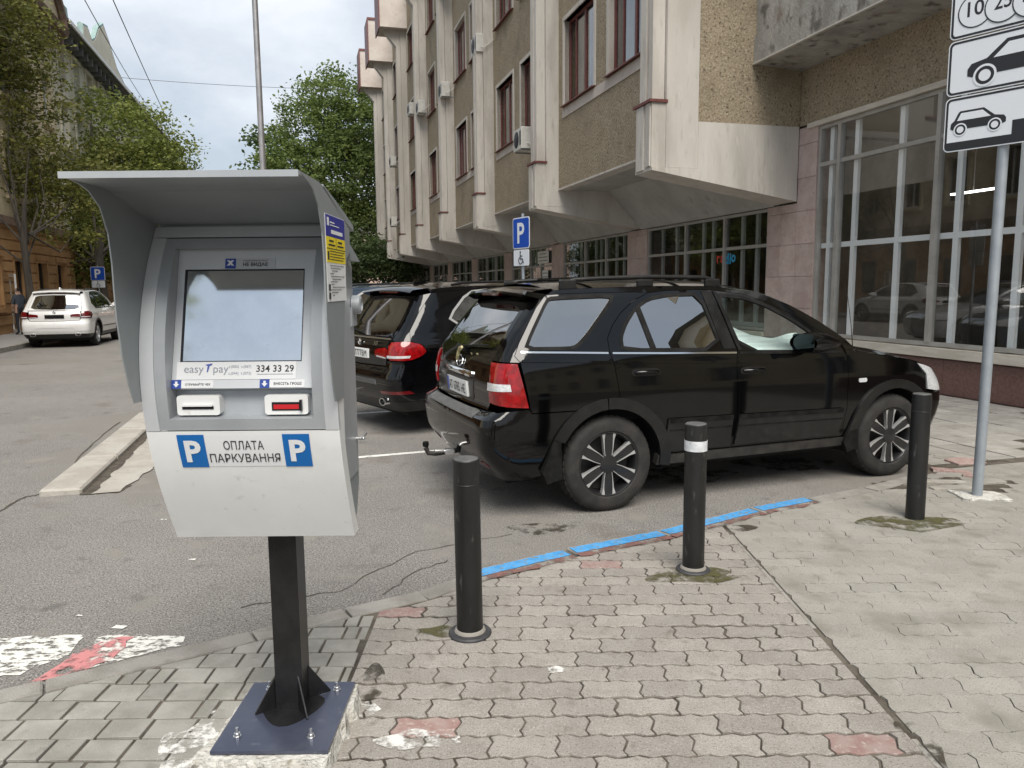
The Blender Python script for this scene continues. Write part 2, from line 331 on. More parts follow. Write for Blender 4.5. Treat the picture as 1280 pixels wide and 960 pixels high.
def in_frame(x, y, m=12):
    P = Vector((x, y, 0)) - Vector((0, 0, CAMH)); D = P.dot(_f)
    if D < .3: return False
    px, py = CX + FPX * P.dot(_rr) / D, CY + FPX * P.dot(_dd) / D
    return -m < px < 1280 + m and -m < py < 960 + m
LP, WP, JT = 0.25, 0.1315, 0.0042
def wave_outline(cx_, cy_, j, amp=0.010, rng=None):
    """interlocking wavy paver: waves on all four sides"""
    hx, hy = LP / 2 - j, WP / 2 - j * 1.7; pts = []
    ks = (-1, -.62, -.3, .05, .4, .72)
    for t in ks: pts.append((cx_ + t * hx + amp * .0, cy_ - hy + amp * math.sin(2 * math.pi * t)))
    for t in (-1, -.5, 0.05, .5): pts.append((cx_ + hx + amp * 1.15 * math.sin(math.pi * t), cy_ + t * hy))
    for t in ks: pts.append((cx_ - t * hx, cy_ + hy + amp * math.sin(-2 * math.pi * t)))
    for t in (1, .5, .05, -.5): pts.append((cx_ - hx + amp * 1.15 * math.sin(math.pi * t), cy_ + t * hy))
    if rng: pts = [(x + rng.uniform(-.0012, .0012), y + rng.uniform(-.0012, .0012)) for x, y in pts]
    return pts
RP = random.Random(11)
wavy = []
Y0 = 2.608 - WP * 8
XA, XS = -0.705, 1.468
red_px = [(540, 905), (1085, 932), (735, 713), (505, 775)]
reds = [ground(*p).to_2d() for p in red_px]; limes = []
for row in range(0, 42):
    cy_ = Y0 + row * WP
    for zone, xa, xb in ((0, XA, XS), (1, XS + 0.03, 7.2)):
        off = (0.5 if row % 2 else 0.0) + (0.18 if zone else 0.0)
        i0 = int((xa - 1) / LP) - 1
        for i in range(i0, i0 + 48):
            cx_ = -0.094 - LP / 2 + (i + off) * LP + (.05 if zone else 0)
            if cx_ < xa - LP / 2 or cx_ > xb + LP / 2: continue
            jt = JT if zone == 0 else (JT * .14 if RP.random() < .8 else JT * .8)
            if zone == 0 and RP.random() < .10: jt *= 1.8
            poly = wave_outline(cx_, cy_, jt, 0.0095, RP)
            poly = clip(poly, (xa, 0), (-1, 0)); 
            if len(poly) > 2: poly = clip(poly, (xb, 0), (1, 0))
            # kerb edge and the edge of the tiled walk
            x_ = min(max(cx_, -3.5), 3.9); kd = Vector((0.1, kline(x_ + .05) - kline(x_ - .05))).normalized(); kn = (-kd.y, kd.x)
            if len(poly) > 2: poly = clip(poly, (x_ + kn[0] * -.012, kline(x_) - .012), kn)
            uu = BW(0, 5.45).to_2d()
            if len(poly) > 2: poly = clip(poly, tuple(uu), tuple(UV.to_2d()))
            if len(poly) > 2: poly = clip(poly, tuple(BW(9.40, 0).to_2d()), tuple(NV.to_2d()))
            if len(poly) < 3 or area(poly) < 0.0012: continue
            # kiosk pad
            mat = 'paver' if zone == 0 else 'paver_dusty'
            if zone == 0 or cx_ < 1.9:
                if any(abs(q.x - cx_) < .125 and abs(q.y - cy_) < .066 for q in reds): mat = 'paver_red'
                elif any(abs(q.x - cx_) < .125 and abs(q.y - cy_) < .066 for q in limes): mat = 'paver_lime'
            if zone == 1 and 3.0 < cx_ < 4.2 and cy_ > 5.85 and RP.random() < .45: continue     # broken corner by the sign
            wavy.append((cx_, cy_, poly, mat, zone))
vis = [w for w in wavy if in_frame(w[0], w[1])]
vis.sort(key=lambda w: w[0] ** 2 + (w[1]) ** 2); named = set(id(w) for w in vis[:300])
rest = {}
for w in wavy:
    z1 = 0.024 + RP.uniform(-.0022, .0022) * (1 if w[4] == 0 else .45); tx, ty = RP.uniform(-.012, .012), RP.uniform(-.018, .018)
    if w[4]: tx *= .35; ty *= .35
    if id(w) in named:
        b = MB((w[0], w[1], 0)); stone(b, w[2], .004, z1, .0035 if w[4] == 0 else .0012, tx, ty); b.build('paver', w[3], pav, loc=(w[0], w[1], 0))
    else: stone(rest.setdefault(w[3], MB()), w[2], .004, z1, .0035 if w[4] == 0 else .0012, tx, ty)
for m_, b in rest.items(): b.build('paver_field', m_, pav)['kind'] = 'stuff'
# thin concrete edging along the seam and the joint between the two pavings
for (x0, x1, y0, y1) in ((XS + .003, XS + .027, 1.6, 5.0),):
    y = y0
    while y < y1:
        l_ = RP.uniform(.3, .5)
        if RP.random() < .8: MB().cbox(x0, x1, y + .006, min(y + l_, y1), .004, .019 + RP.uniform(-.003, .003), .003).build('edging_strip', 'kerbstone', pav)
        y += l_
# rectangular blocks left of the joint
rb = MB(); cnt = 0
for row in range(0, 26):
    cy_ = 2.584 - WP * 8 + row * .1345; x = -3.5 + RP.uniform(0, .1)
    while x < XA - .02:
        w_ = RP.choice((.07, .118, .118, .172, .172)); x1 = min(x + w_, XA - .012)
        if x1 - x > .03:
            j = .0058; sk = .0
            poly = [(x + j, cy_ - .067 + j), (x1 - j, cy_ - .067 + j), (x1 - j, cy_ + .067 - j), (x + j, cy_ + .067 - j)]
            poly = [(a + RP.uniform(-.002, .002), b + RP.uniform(-.002, .002)) for a, b in poly]
            cx_ = (x + x1) / 2; kd = Vector((0.1, kline(cx_ + .05) - kline(cx_ - .05))).normalized(); kn = (-kd.y, kd.x)
            poly = clip(poly, (cx_, kline(cx_) - .012), kn)
            if len(poly) > 2 and area(poly) > .0012:
                z1 = .025 + RP.uniform(-.003, .003)
                if in_frame(cx_, cy_) and cnt < 300:
                    b = MB((cx_, cy_, 0)); stone(b, poly, .004, z1, .003, RP.uniform(-.02, .02), RP.uniform(-.025, .025)); b.build('paving_block', 'block', pav, loc=(cx_, cy_, 0)); cnt += 1
                else: stone(rb, poly, .004, z1, .003)
        x += w_
rb.build('block_field', 'block', pav)['kind'] = 'stuff'
# square tiles along the building, laid on the facade's axes
tb = MB(); cnt = 0; TS = 0.335
tile_me = None
for i in range(0, 12):
    for k in range(0, 172):
        n_, u_ = 5.62 + TS * (i + .5), 5.62 + TS * (k + .5)
        if n_ > 9.35: continue
        c_ = BW(n_, u_)
        pts = [BW(n_ + a * (TS / 2 - .006), u_ + b_ * (TS / 2 - .006)).to_2d() for a, b_ in ((-1, -1), (1, -1), (1, 1), (-1, 1))]
        if u_ < 14 and cnt < 300 and in_frame(c_.x, c_.y) and not (n_ < 6.2 and u_ < 6.3 and RP.random() < .3):
            b = MB((c_.x, c_.y, 0)); stone(b, [tuple(p) for p in pts], .004, .026 + RP.uniform(-.004, .004), .004, RP.uniform(-.012, .012), RP.uniform(-.012, .012)); b.build('paving_tile', 'tile', pav, loc=(c_.x, c_.y, 0)); cnt += 1
        elif u_ >= 14: stone(tb, [tuple(p) for p in pts], .004, .026, .004)
tb.build('tile_field', 'tile', pav)['kind'] = 'stuff'

# kerb: single stones along the bay, the outer four painted blue
kerb = empty('kerb', (-0.4, 4.2, 0)); tag(kerb, kind='structure')
def kerb_stone(a, b, w, z1, mat='kerbstone', gap=.006):
    a, b = Vector(a), Vector(b); d = (b - a).normalized(); q = Vector((-d.y, d.x)); a2, b2 = a + d * gap, b - d * gap
    poly = [a2, b2, b2 + q * w, a2 + q * w]; m_ = MB((-.4, 4.2, 0)); stone(m_, [tuple(p) for p in poly], -.05, z1, .010, RP.uniform(-.004, .004), RP.uniform(-.004, .004)); return m_.build('kerb_stone', mat, kerb), a2, b2, q
edges = [(-3.6, 1.95), (-2.8, 2.52), (-1.98, 3.01), (-1.234, 3.47), (-0.834, 3.731), (-0.46, 3.95), (-0.21, 4.18)]
for a, b in zip(edges, edges[1:]): kerb_stone(a, b, .125, .026)
blue = [((-0.20, 4.20), (0.39, 4.565)), ((0.41, 4.585), (1.06, 4.925)), ((1.07, 4.93), (1.86, 5.445)), ((1.865, 5.455), (2.36, 5.715))]
for k, (a, b) in enumerate(blue):
    o, a2, b2, q = kerb_stone(a, b, .155, .030)
    d = (b2 - a2).normalized(); i0, i1 = .035, .135
    poly = rag([tuple(a2 + q * i0 + d * .01), tuple(b2 + q * i0 - d * .01), tuple(b2 + q * i1 - d * .01), tuple(a2 + q * i1 + d * .01)], .004, .05, RP)
    s_ = MB((-.4, 4.2, 0)).add([(x, y, .0345) for x, y in poly], [tuple(range(len(poly)))]).build('blue_paint', 'blue_paint', o)
    rpoly = rag([tuple(a2 - q * .03), tuple(b2 - q * .03), tuple(b2 + q * .03), tuple(a2 + q * .03)], .012, .05, RP)
    MB((-.4, 4.2, 0)).add([(x, y, .0335) for x, y in rpoly], [tuple(range(len(rpoly)))]).build('brick_dust', 'red_dust' if 'red_dust' in MATS else worn('red_dust', (.20, .10, .085), scale=8, lo=.42, hi=.58), o)
for a, b in (((2.40, 5.75), (2.98, 6.05)), ((3.0, 6.07), (3.53, 6.41)),): kerb_stone(a, b, .13, .022)
# facade-side kerb
u_ = 5.8
while u_ < 62:
    a, b = BW(5.60, u_ + 1.2).to_2d(), BW(5.60, u_).to_2d(); kerb_stone(b, a, .14, .06); u_ += 1.2
# broken stones and dirt in the corner of the bay
sheet('dirt', rag([(3.2, 6.0), (4.1, 6.0), (4.55, 6.7), (4.2, 7.3), (3.75, 6.85), (3.3, 6.35)], .03, .08, RP), .0195, 'mud_and_shade', pav)
for (px, py, w_, d_, a_, m_) in ((1205, 580, .34, .22, .3, 'paver_red'), (1188, 592, .3, .12, -.2, 'paver_red'), (1175, 606, .5, .10, .12, 'old_concrete'), (1190, 614, .36, .09, .1, 'old_concrete'), (1165, 600, .18, .1, .6, 'kerbstone'), (1212, 598, .14, .1, .9, 'paver_red'), (1235, 606, .24, .12, .2, 'paver_dusty'), (1180, 575, .2, .12, .4, 'kerbstone')):
    g0 = ground(px, py); b = MB(); pts = [(w_ / 2 * x, d_ / 2 * y) for x, y in ((-1, -.8), (-.1, -1.05), (.9, -1), (1.02, .1), (.8, .95), (-.3, 1.05), (-1, .8))]
    stone(b, [(x + RP.uniform(-.012, .012), y + RP.uniform(-.012, .012)) for x, y in pts], 0, .045, .006); o = b.build('broken_stone', m_, pav, loc=(g0.x, g0.y, -.008)); o.rotation_euler = (RP.uniform(-.06, .06), RP.uniform(-.06, .06), a_)
# moss, damp and lime on the paving
def blob(name, px, py, rx, ry, z, mat):
    g0 = ground(px, py, .024); sheet(name, [(g0.x + rx * (1 + .3 * math.sin(2.3 * t + px)) * math.cos(t), g0.y + ry * (1 + .25 * math.sin(3 * t + py)) * math.sin(t)) for t in np.linspace(0, 6.28, 30)[:-1]], z, mat, pav, 'stuff')
blob('moss', 1138, 654, .30, .17, .0285, 'moss_film'); blob('moss', 866, 720, .26, .12, .0285, 'moss_film'); blob('moss', 548, 790, .09, .06, .0285, 'moss_film')
blob('damp_stain', 458, 858, .07, .16, .0285, 'stain'); blob('damp_stain', 850, 718, .12, .05, .0290, 'stain'); blob('damp_stain', 1150, 930, .05, .16, .0288, 'stain')
blob('lime_stain', 522, 926, .13, .06, .0285, 'lime'); blob('lime_stain', 695, 838, .05, .03, .0285, 'lime'); blob('lime_stain', 462, 888, .05, .05, .0287, 'lime')
blob('damp_stain', 835, 712, .05, .03, .0287, 'stain'); blob('damp_stain', 760, 836, .06, .02, .0287, 'stain'); blob('damp_stain', 925, 660, .10, .07, .0287, 'stain')
# ------------------------------------------------------------------ office building on the right (local axes: x = across, y = along the facade)
M('stucco', (0.255, 0.205, 0.138), 0.95, col2=(0.335, 0.275, 0.19), vscale=2.2, vlo=0.3, vhi=0.7, bump=1.0, bscale=20, bdetail=7,
  spots=[(30, 0.50, 0.68, (0.42, 0.36, 0.265)), (24, 0.55, 0.68, (0.11, 0.088, 0.058)), (0.7, 0.56, 0.75, (0.19, 0.155, 0.105))])
M('render', (0.50, 0.465, 0.415), 0.9, col2=(0.60, 0.565, 0.515), vscale=1.6, vlo=0.3, vhi=0.7, bump=0.25, bscale=40, coordscale=(1, 1, .22),
  spots=[(2.0, 0.50, 0.78, (0.37, 0.34, 0.30)), (9, 0.58, 0.90, (0.30, 0.27, 0.235)), (14, 0.60, 0.85, (0.62, 0.58, 0.53)), (.5, .52, .7, (.45, .415, .365))])
M('render_pink', (0.50, 0.44, 0.395), 0.9, col2=(0.56, 0.51, 0.465), vscale=1.2, bump=0.25, bscale=40, spots=[(6, 0.58, 0.78, (0.42, 0.36, 0.32))])
M('pink_stone', (0.42, 0.315, 0.285), 0.7, col2=(0.52, 0.42, 0.385), vscale=3.5, vlo=.35, vhi=.65, bump=0.15, bscale=60, rnd=0.10, spots=[(18, 0.58, 0.74, (0.36, 0.25, 0.225)), (9, .62, .8, (.48, .45, .40))])
M('granite', (0.125, 0.065, 0.055), 0.45, col2=(0.17, 0.095, 0.082), vscale=24, bump=0.05, bscale=120, spots=[(180, 0.6, 0.72, (0.26, 0.18, 0.165))])
M('sill_stone', (0.50, 0.455, 0.385), 0.8, col2=(0.60, 0.56, 0.49), vscale=2, coordscale=(1, 1, 6), bump=0.1, bscale=60)
M('stained_concrete', (0.25, 0.235, 0.21), 0.95, col2=(0.40, 0.385, 0.35), vscale=1.6, vlo=.35, vhi=.62, coordscale=(1, 1, .55), bump=0.7, bscale=30,
  spots=[(4.5, 0.55, 0.68, (0.13, 0.12, 0.105)), (2.2, 0.60, 0.74, (0.19, 0.15, 0.12))])
M('soffit', (0.36, 0.35, 0.33), 0.92, col2=(0.43, 0.42, 0.395), vscale=1.5, bump=0.2, bscale=40, spots=[(3, 0.58, 0.78, (0.26, 0.245, 0.225))])
M('oxblood', (0.12, 0.032, 0.028), 0.5, col2=(0.16, 0.05, 0.042), vscale=12, bump=0.1, bscale=80)
M('upvc', (0.88, 0.89, 0.90), 0.4); M('alu', (0.36, 0.35, 0.325), 0.5, metal=0.35, col2=(0.43, 0.42, 0.40), vscale=3)
M('white_wood', (0.62, 0.60, 0.56), 0.6)
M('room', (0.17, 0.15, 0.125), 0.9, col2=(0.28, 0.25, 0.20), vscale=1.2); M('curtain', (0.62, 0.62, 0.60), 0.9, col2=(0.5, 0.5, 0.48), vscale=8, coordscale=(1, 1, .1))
M('lamp_on', (0.9, 0.9, 0.9), 0.5, emit=((1.0, 0.98, 0.95), 2.5)); M('ceiling', (0.5, 0.48, 0.45), 0.9)
M('paper', (0.72, 0.72, 0.70), 0.7); M('ink', (0.02, 0.02, 0.022), 0.6); M('sign_red', (0.65, 0.05, 0.04), 0.5); M('sign_cyan', (0.03, 0.35, 0.62), 0.5)
glass('shop_glass', (0.90, 0.92, 0.92), 1.85); glass('window_glass', (0.62, 0.64, 0.65), 2.3); glass('dark_glass', (0.55, 0.57, 0.56), 1.8)
OB = (9.42, 13.02, 0)
ob = empty('office_building', BW(9.42, 13.02)); ob.rotation_euler.z = ANG
tag(ob, 'long tan stucco office block with white fins, overhanging upper floors and glazed ground floor', 'building')
NW, NS, NC, U0, PER, NB = 9.42, 6.95, 6.32, 13.02, 6.95, 7
UE = U0 + PER * NB
def B(): return MB(OB)
FL = [6.40, 10.45, 14.55]; WH = 2.10; ZT = 19.2
WSPAN = ((1.48, 3.52), (4.40, 6.46))              # window openings within a bay, from its near fin
# upper stucco wall, one panel per bay, with openings
def holed(us, zs, holes, n0, n1, mb):
    for a, b in zip(us, us[1:]):
        for c, d in zip(zs, zs[1:]):
            mu, mz = (a + b) / 2, (c + d) / 2
            if any(h[0] < mu < h[1] and h[2] < mz < h[3] for h in holes): continue
            mb.box(n0, n1, a, b, c, d)
for k in range(NB):
    ub = U0 + PER * k; holes = [(ub + a, ub + b, z, z + WH) for a, b in WSPAN for z in FL]
    us = sorted({ub + .68, ub + PER, *[h[0] for h in holes], *[h[1] for h in holes]}); zs = sorted({4.33, ZT, *FL, *[z + WH for z in FL]})
    m_ = B(); holed(us, zs, holes, NS, NS + .28, m_); w_ = m_.build('stucco_wall', 'stucco', ob)
    m_ = B(); m_.box(NS - .02, NS + .30, ub + .70, ub + PER, 4.285, 4.328); m_.build('drip_edge', 'render', ob)
    for z in FL[:1]:
        m_ = B(); m_.box(NS - .025, NS - .002, ub + WSPAN[0][0] - .12, ub + WSPAN[1][1] + .14, z - .30, z - .07); m_.build('sill_band', 'render_pink', ob)
# windows
def window_mesh(w):
    """returns meshes in window-local axes (x out of wall +in, y along, z up; origin at sill near corner)"""
    r = MB(); t = .10; d = .26                        # pale reveal
    r.box(-.03, d, -t, 0.0, -.02, WH + t); r.box(-.03, d, w, w + t, -.02, WH + t); r.box(-.035, d, 0, w, WH, WH + t)
    f = MB(); n0, n1 = .12, .19
    f.box(n0, n1, .001, .07, .03, WH - .001); f.box(n0, n1, w - .07, w - .001, .03, WH - .001); f.box(n0, n1, .07, w - .07, .03, .11); f.box(n0, n1, .07, w - .07, WH - .07, WH - .001)
    f.box(n0 + .002, n1 - .002, w * .42, w * .42 + .10, .11, WH - .07); f.box(n0 + .004, n1 - .004, w * .75, w * .75 + .05, .11, WH - .07)
    s = MB(); s.prism([(-.12, -.06), (.125, .0), (.125, .035), (-.12, -.035)], -.08, w + .08, lambda a, b, h: (a, h, b))
    g = MB(); g.box(.150, .156, .07, w - .07, .11, WH - .07)
    c = MB(); c.add([(.33, w * .50, .05), (.36, w * .62, .05), (.33, w * .74, .05), (.36, w * .86, .05), (.33, w - .05, .05), (.33, w * .50, WH), (.36, w * .62, WH), (.33, w * .74, WH), (.36, w * .86, WH), (.33, w - .05, WH)], [(0, 1, 6, 5), (1, 2, 7, 6), (2, 3, 8, 7), (3, 4, 9, 8)])
    v = MB(); v.add([(.31, .05, .0), (.31, w * .38, .0), (.31, w * .38, WH), (.31, .05, WH)], [(0, 1, 2, 3)])
    h = [x.mesh(nm) for x, nm in ((r, 'reveal'), (f, 'frame'), (s, 'sill'), (g, 'pane'), (c, 'curtain'), (v, 'blind'))]
    for me, mt in zip(h, ('render', 'oxblood', 'oxblood', 'window_glass', 'curtain', 'white_wood')): me.materials.append(MATS[mt])
    return h
wm = {round(b - a, 3): window_mesh(b - a) for a, b in WSPAN}
RB = random.Random(5)
for k in range(NB):
    for a, b in WSPAN:
        for z in FL:
            ms = wm[round(b - a, 3)]; w_ = link('window', ms[0], None, ob, (NS - OB[0], U0 + PER * k + a - OB[1], z))
            link('frame', ms[1], None, w_); link('sill', ms[2], None, w_); link('pane', ms[3], None, w_)
            if RB.random() < .75: link('curtain', ms[4], None, w_)
            if RB.random() < .5: link('blind', ms[5], None, w_)
B().box(NS + .75, NS + .80, U0 + .3, UE, 4.4, ZT - .2).build('inner_wall', 'room', ob)
# fins (columns) with capped lower part, haunched beams below
for k in range(NB + 1):
    a = U0 + PER * k; b = a + .70
    m_ = B(); m_.box(NC, NS - .35, a + .02, b - .02, 3.86, 5.00); m_.box(NC - .03, NC, a + .05, a + .20, 3.88, 4.99); m_.box(NC - .03, NC, a + .32, a + .62, 3.84, 4.99); fin = m_.build('fin_base', 'render', ob)
    m_ = B(); m_.box(NC - .06, NS - .33, a - .02, b + .02, 5.0, 5.05); m_.build('cap', 'oxblood', fin)
    m_ = B(); m_.box(NS - .35, NS + .30, a, b - .02, 3.86, ZT); m_.box(NC + .03, NS - .36, a + .08, a + .24, 5.055, ZT); m_.box(NC + .03, NS - .36, a + .36, b - .10, 5.055, ZT); m_.box(NC + .10, NS - .355, a + .24, a + .36, 5.055, ZT); m_.build('fin', 'render', ob)
    m_ = B(); prof = [(NC, 3.80), (NC, 3.855), (NS + .30, 3.855), (NS + .30, 4.695), (NW - .02, 4.695), (NW - .02, 3.30)]
    m_.prism([(p, q) for p, q in prof], a - (.012 if k == 0 else 0), b, lambda x, z, h: (x, h, z)); m_.build('beam', 'render' if k else 'render', ob)
    # boxed heads at the eaves
    m_ = B(); m_.box(5.35, NS + .2, a - .45, b + .75, 17.0, 19.6); bx = m_.build('eaves_box', 'render_pink', ob)
    m_ = B(); m_.box(5.28, 5.347, a - .52, b + .82, 16.9, 19.7); m_.box(5.30, NS, a - .50, b + .80, 19.602, 19.75); m_.build('flashing', 'oxblood', bx)
    m_ = B(); m_.prism([(5.6, 17.0), (NC + .1, 16.0), (NC + .1, 17.0)], a + .1, b - .1, lambda x, z, h: (x, h, z)); m_.build('bracket', 'render', bx)
# soffit between beams and the sloping fascia down to the ground-floor windows
for k in range(NB):
    a = U0 + PER * k + .70; b = U0 + PER * (k + 1)
    m_ = B(); m_.box(NS + .30, 8.40, a, b, 4.30, 4.42); m_.add([(8.40, a, 4.30), (8.40, b, 4.30), (NW - .03, b, 3.28), (NW - .03, a, 3.28), (8.40, a, 4.42), (8.40, b, 4.42), (NW + .1, b, 4.42), (NW + .1, a, 4.42), (NW + .1, a, 3.28), (NW + .1, b, 3.28)],
        [(0, 1, 2, 3), (4, 7, 6, 5), (2, 9, 8, 3), (0, 3, 8, 7, 4), (1, 5, 6, 9, 2)]); m_.build('soffit', 'soffit', ob)
# ground floor: pink stone piers built of courses
def pier(u0, u1, n0, z1, mat='pink_stone', seed=0):
    rr = random.Random(seed); p = B().box(n0 + .02, NW + .5, u0 + .003, u1 - .003, 0, z1).build('pier', mat, ob)
    z = 0.0
    while z < z1 - .05:
        h = min(.62, z1 - z); cols = [u0, (u0 + u1) / 2 + rr.uniform(-.1, .1), u1] if u1 - u0 > .9 else [u0, u1]
        for a, b in zip(cols, cols[1:]):
            e = rr.uniform(0, .006); B().box(n0 - e, n0 + .03, a + .004, b - .004, z + .004, z + h - .004).build('stone_panel', mat, p)
        z += h
    return p
GW = []
for k in range(NB):
    a = U0 + PER * k; GW.append((a + .93, a + 6.58))
pier(U0 - .55, U0 + .0, NW, 4.66, seed=1); pier(U0 + .0, U0 + .93, NW - .01, 3.27, seed=2)
for k in range(NB): pier(GW[k][1], GW[k][1] + (1.30 if k < NB - 1 else 1.2), NW - .01, 3.27, seed=3 + k)
def glazing(name, u0, u1, z0, z1, verts, transoms, inner, seed, glassm, mat='alu'):
    """outer metal frame with mullions and one pane per light; pale inner casements behind"""
    rr = random.Random(seed); n0, n1 = NW + .02, NW + .11; t = .06
    f = B(); f.box(n0, n1, u0, u1, z0, z0 + t); f.box(n0, n1, u0, u1, z1 - t, z1); f.box(n0, n1, u0, u0 + t, z0 + t, z1 - t); f.box(n0, n1, u1 - t, u1, z0 + t, z1 - t)
    w_ = f.build(name, mat, ob); vs = [u0 + t] + list(verts) + [u1 - t]; ts = [z0 + t] + list(transoms) + [z1 - t]
    for v in verts: B().box(n0 - .02, n1 - .002, v - .04, v + .04, z0 + t, z1 - t).build('mullion', mat, w_)
    for a, b in zip(vs, vs[1:]):
        for z in transoms: B().box(n0 + .003, n1 - .004, a + (.04 if a in verts else 0), b - (.04 if b in verts else 0), z - .035, z + .035).build('transom', mat, w_)
        for c, d in zip(ts, ts[1:]):
            c_, d_ = c + (.03 if c in transoms else 0), d - (.03 if d in transoms else 0); B().add([(n0 + .04, a + .035, c_), (n0 + .04, b - .035, c_), (n0 + .04, b - .035, d_), (n0 + .04, a + .035, d_)], [(0, 1, 2, 3)]).build('pane', glassm, w_)
    m_ = B(); iv, ih = inner
    for v in iv: m_.box(n1 + .01, n1 + .07, v - .05, v + .05, z0 + .02, z1 - .02)
    for z in ih:
        for a, b in zip([u0] + list(iv), list(iv) + [u1]): m_.box(n1 + .013, n1 + .067, a + (.05 if a in iv else 0), b - (.05 if b in iv else 0), z - .045, z + .045)
    if iv or ih: m_.build('casement', 'upvc', w_)
    return w_
# shop window (sets of lights between metal mullions at u 12.45 ... -8)
SH0 = 3.05
mull = [11.89, 9.67, 7.45, 5.23]
inn = [12.22]
for v in mull: inn += [v - .32, v - 1.36]
glazing('shop_window', SH0, 12.46, .74, 4.60, sorted(mull), [3.90], (sorted(inn), [2.42]), 1, 'shop_glass')
for k, (a, b) in enumerate(GW):
    w_ = b - a; vs = [a + w_ * t for t in (.30, .62)]; 
    if k == 2: vs = [a + w_ * t for t in (.25, .5, .75)]
    iv = [a + w_ * t for t in (.10, .20, .42, .50, .74, .88)]
    glazing('ground_floor_window', a, b, .74 if k != 2 else .10, 3.26, vs, [2.52], (iv, [.85] if k != 2 else []), 10 + k, 'dark_glass')
m_ = B(); m_.box(NW - .02, NW + .40, SH0, U0 - .55, 0, .58); m_.build('plinth', 'granite', ob)
pl_u = U0 - .56
while pl_u > 2:
    B().box(NW - .045, NW - .02, pl_u - .795, pl_u, .03, .55).build('plinth_slab', 'granite', ob); pl_u -= .80
m_ = B(); m_.box(NW - .10, NW + .45, SH0, U0 - .56, .58, .72); m_.build('window_ledge', 'sill_stone', ob)
for k, (a, b) in enumerate(GW):
    if k == 2: continue
    B().box(NW, NW + .4, a, b, 0, .60).build('plinth', 'granite', ob); B().box(NW - .08, NW + .4, a + .002, b - .002, .60, .72).build('window_ledge', 'sill_stone', ob)
# interior: floor, back wall, ceiling with lit tubes
m_ = B(); m_.box(15.5, 15.6, SH0, UE, 0, 4.6); m_.build('back_wall', 'room', ob)
B().box(NW + .5, 15.5, SH0, U0 + .2, .02, .06).build('shop_floor', 'room', ob)
B().box(NW + .35, 15.5, SH0, U0 + .2, 4.62, 4.68).build('shop_ceiling', 'ceiling', ob)
B().box(NW + .55, 15.5, U0 + .4, U0 + .5, .0, 4.6).build('party_wall', 'room', ob); B().box(NW + .55, 15.5, U0 + .75, UE, 3.35, 3.40).build('ground_ceiling', 'room', ob)
for (n_, u_) in ((12.6, 10.3), (12.6, 8.3), (12.6, 12.0), (13.6, 6.2), (12.6, 4.0)):
    tl = B().box(n_ - .04, n_ + .04, u_ - .5, u_ + .5, 3.43, 3.465).build('tube_lamp', 'lamp_on', ob); B().tube([(n_, u_, 3.47), (n_, u_, 4.62)], .01, 5).build('lamp_cord', 'alu', tl)
for (n_, u_, w_, h_) in ((13.5, 9.5, 1.6, .9), (14.2, 11.5, 1.2, 1.6), (13.2, 7.2, 1.5, 1.1), (14.0, 5.0, 1.2, 1.8), (14.6, 10.9, .8, 2.1)): B().cbox(n_, n_ + .5, u_, u_ + w_, .06, h_, .02).build('counter', 'room', ob)
# wall above the shop, lintel edge, balcony
m_ = B(); m_.box(NW, NW + .3, SH0, U0, 4.70, ZT); m_.build('stucco_wall', 'stucco', ob)
B().box(NW - .06, NW + .3, SH0, U0 - .30, 4.61, 4.695).build('lintel_edge', 'sill_stone', ob)
m_ = B(); m_.box(NS + .305, NW - .005, U0 + .0, U0 + .28, 4.697, ZT); m_.build('end_wall', 'stucco', ob)
m_ = B(); m_.prism([(8.37, 5.78), (8.37, 6.27), (8.41, 6.27), (8.41, 7.35), (8.55, 7.35), (8.55, 6.3), (NW - .004, 6.3), (NW - .004, 5.72)], SH0, U0 - .004, lambda x, z, h: (x, h, z)); bal = m_.build('balcony', 'stained_concrete', ob)
B().box(8.35, 8.60, SH0, U0 - .006, 7.352, 7.45).build('coping', 'oxblood', bal)
B().box(8.34, 8.40, SH0, U0 - .008, 5.765, 5.79).build('drip_edge', 'render', bal)
for (u_, z_) in ((9.0, FL[1]), (5.0, FL[1]), (9.0, FL[2]), (5.0, FL[2])):
    w_ = link('window', wm[round(WSPAN[0][1] - WSPAN[0][0], 3)][1], None, ob, (NW - .2 - OB[0], u_ - OB[1], z_)); link('pane', wm[round(WSPAN[0][1] - WSPAN[0][0], 3)][3], None, w_)
B().box(NS - .1, 20, SH0, UE + .75, ZT + .002, ZT + .3).build('roof', 'alu', ob)
B().box(NS + .9, 19.8, UE + .1, UE + .35, 0, ZT).build('far_wall', 'stucco', ob); B().box(19.8, 20, SH0, UE + .3, 0, ZT).build('rear_wall', 'stucco', ob)
B().box(NW + .4, 19.8, SH0 - .2, SH0 - .002, 0, ZT).build('near_wall', 'stucco', ob)
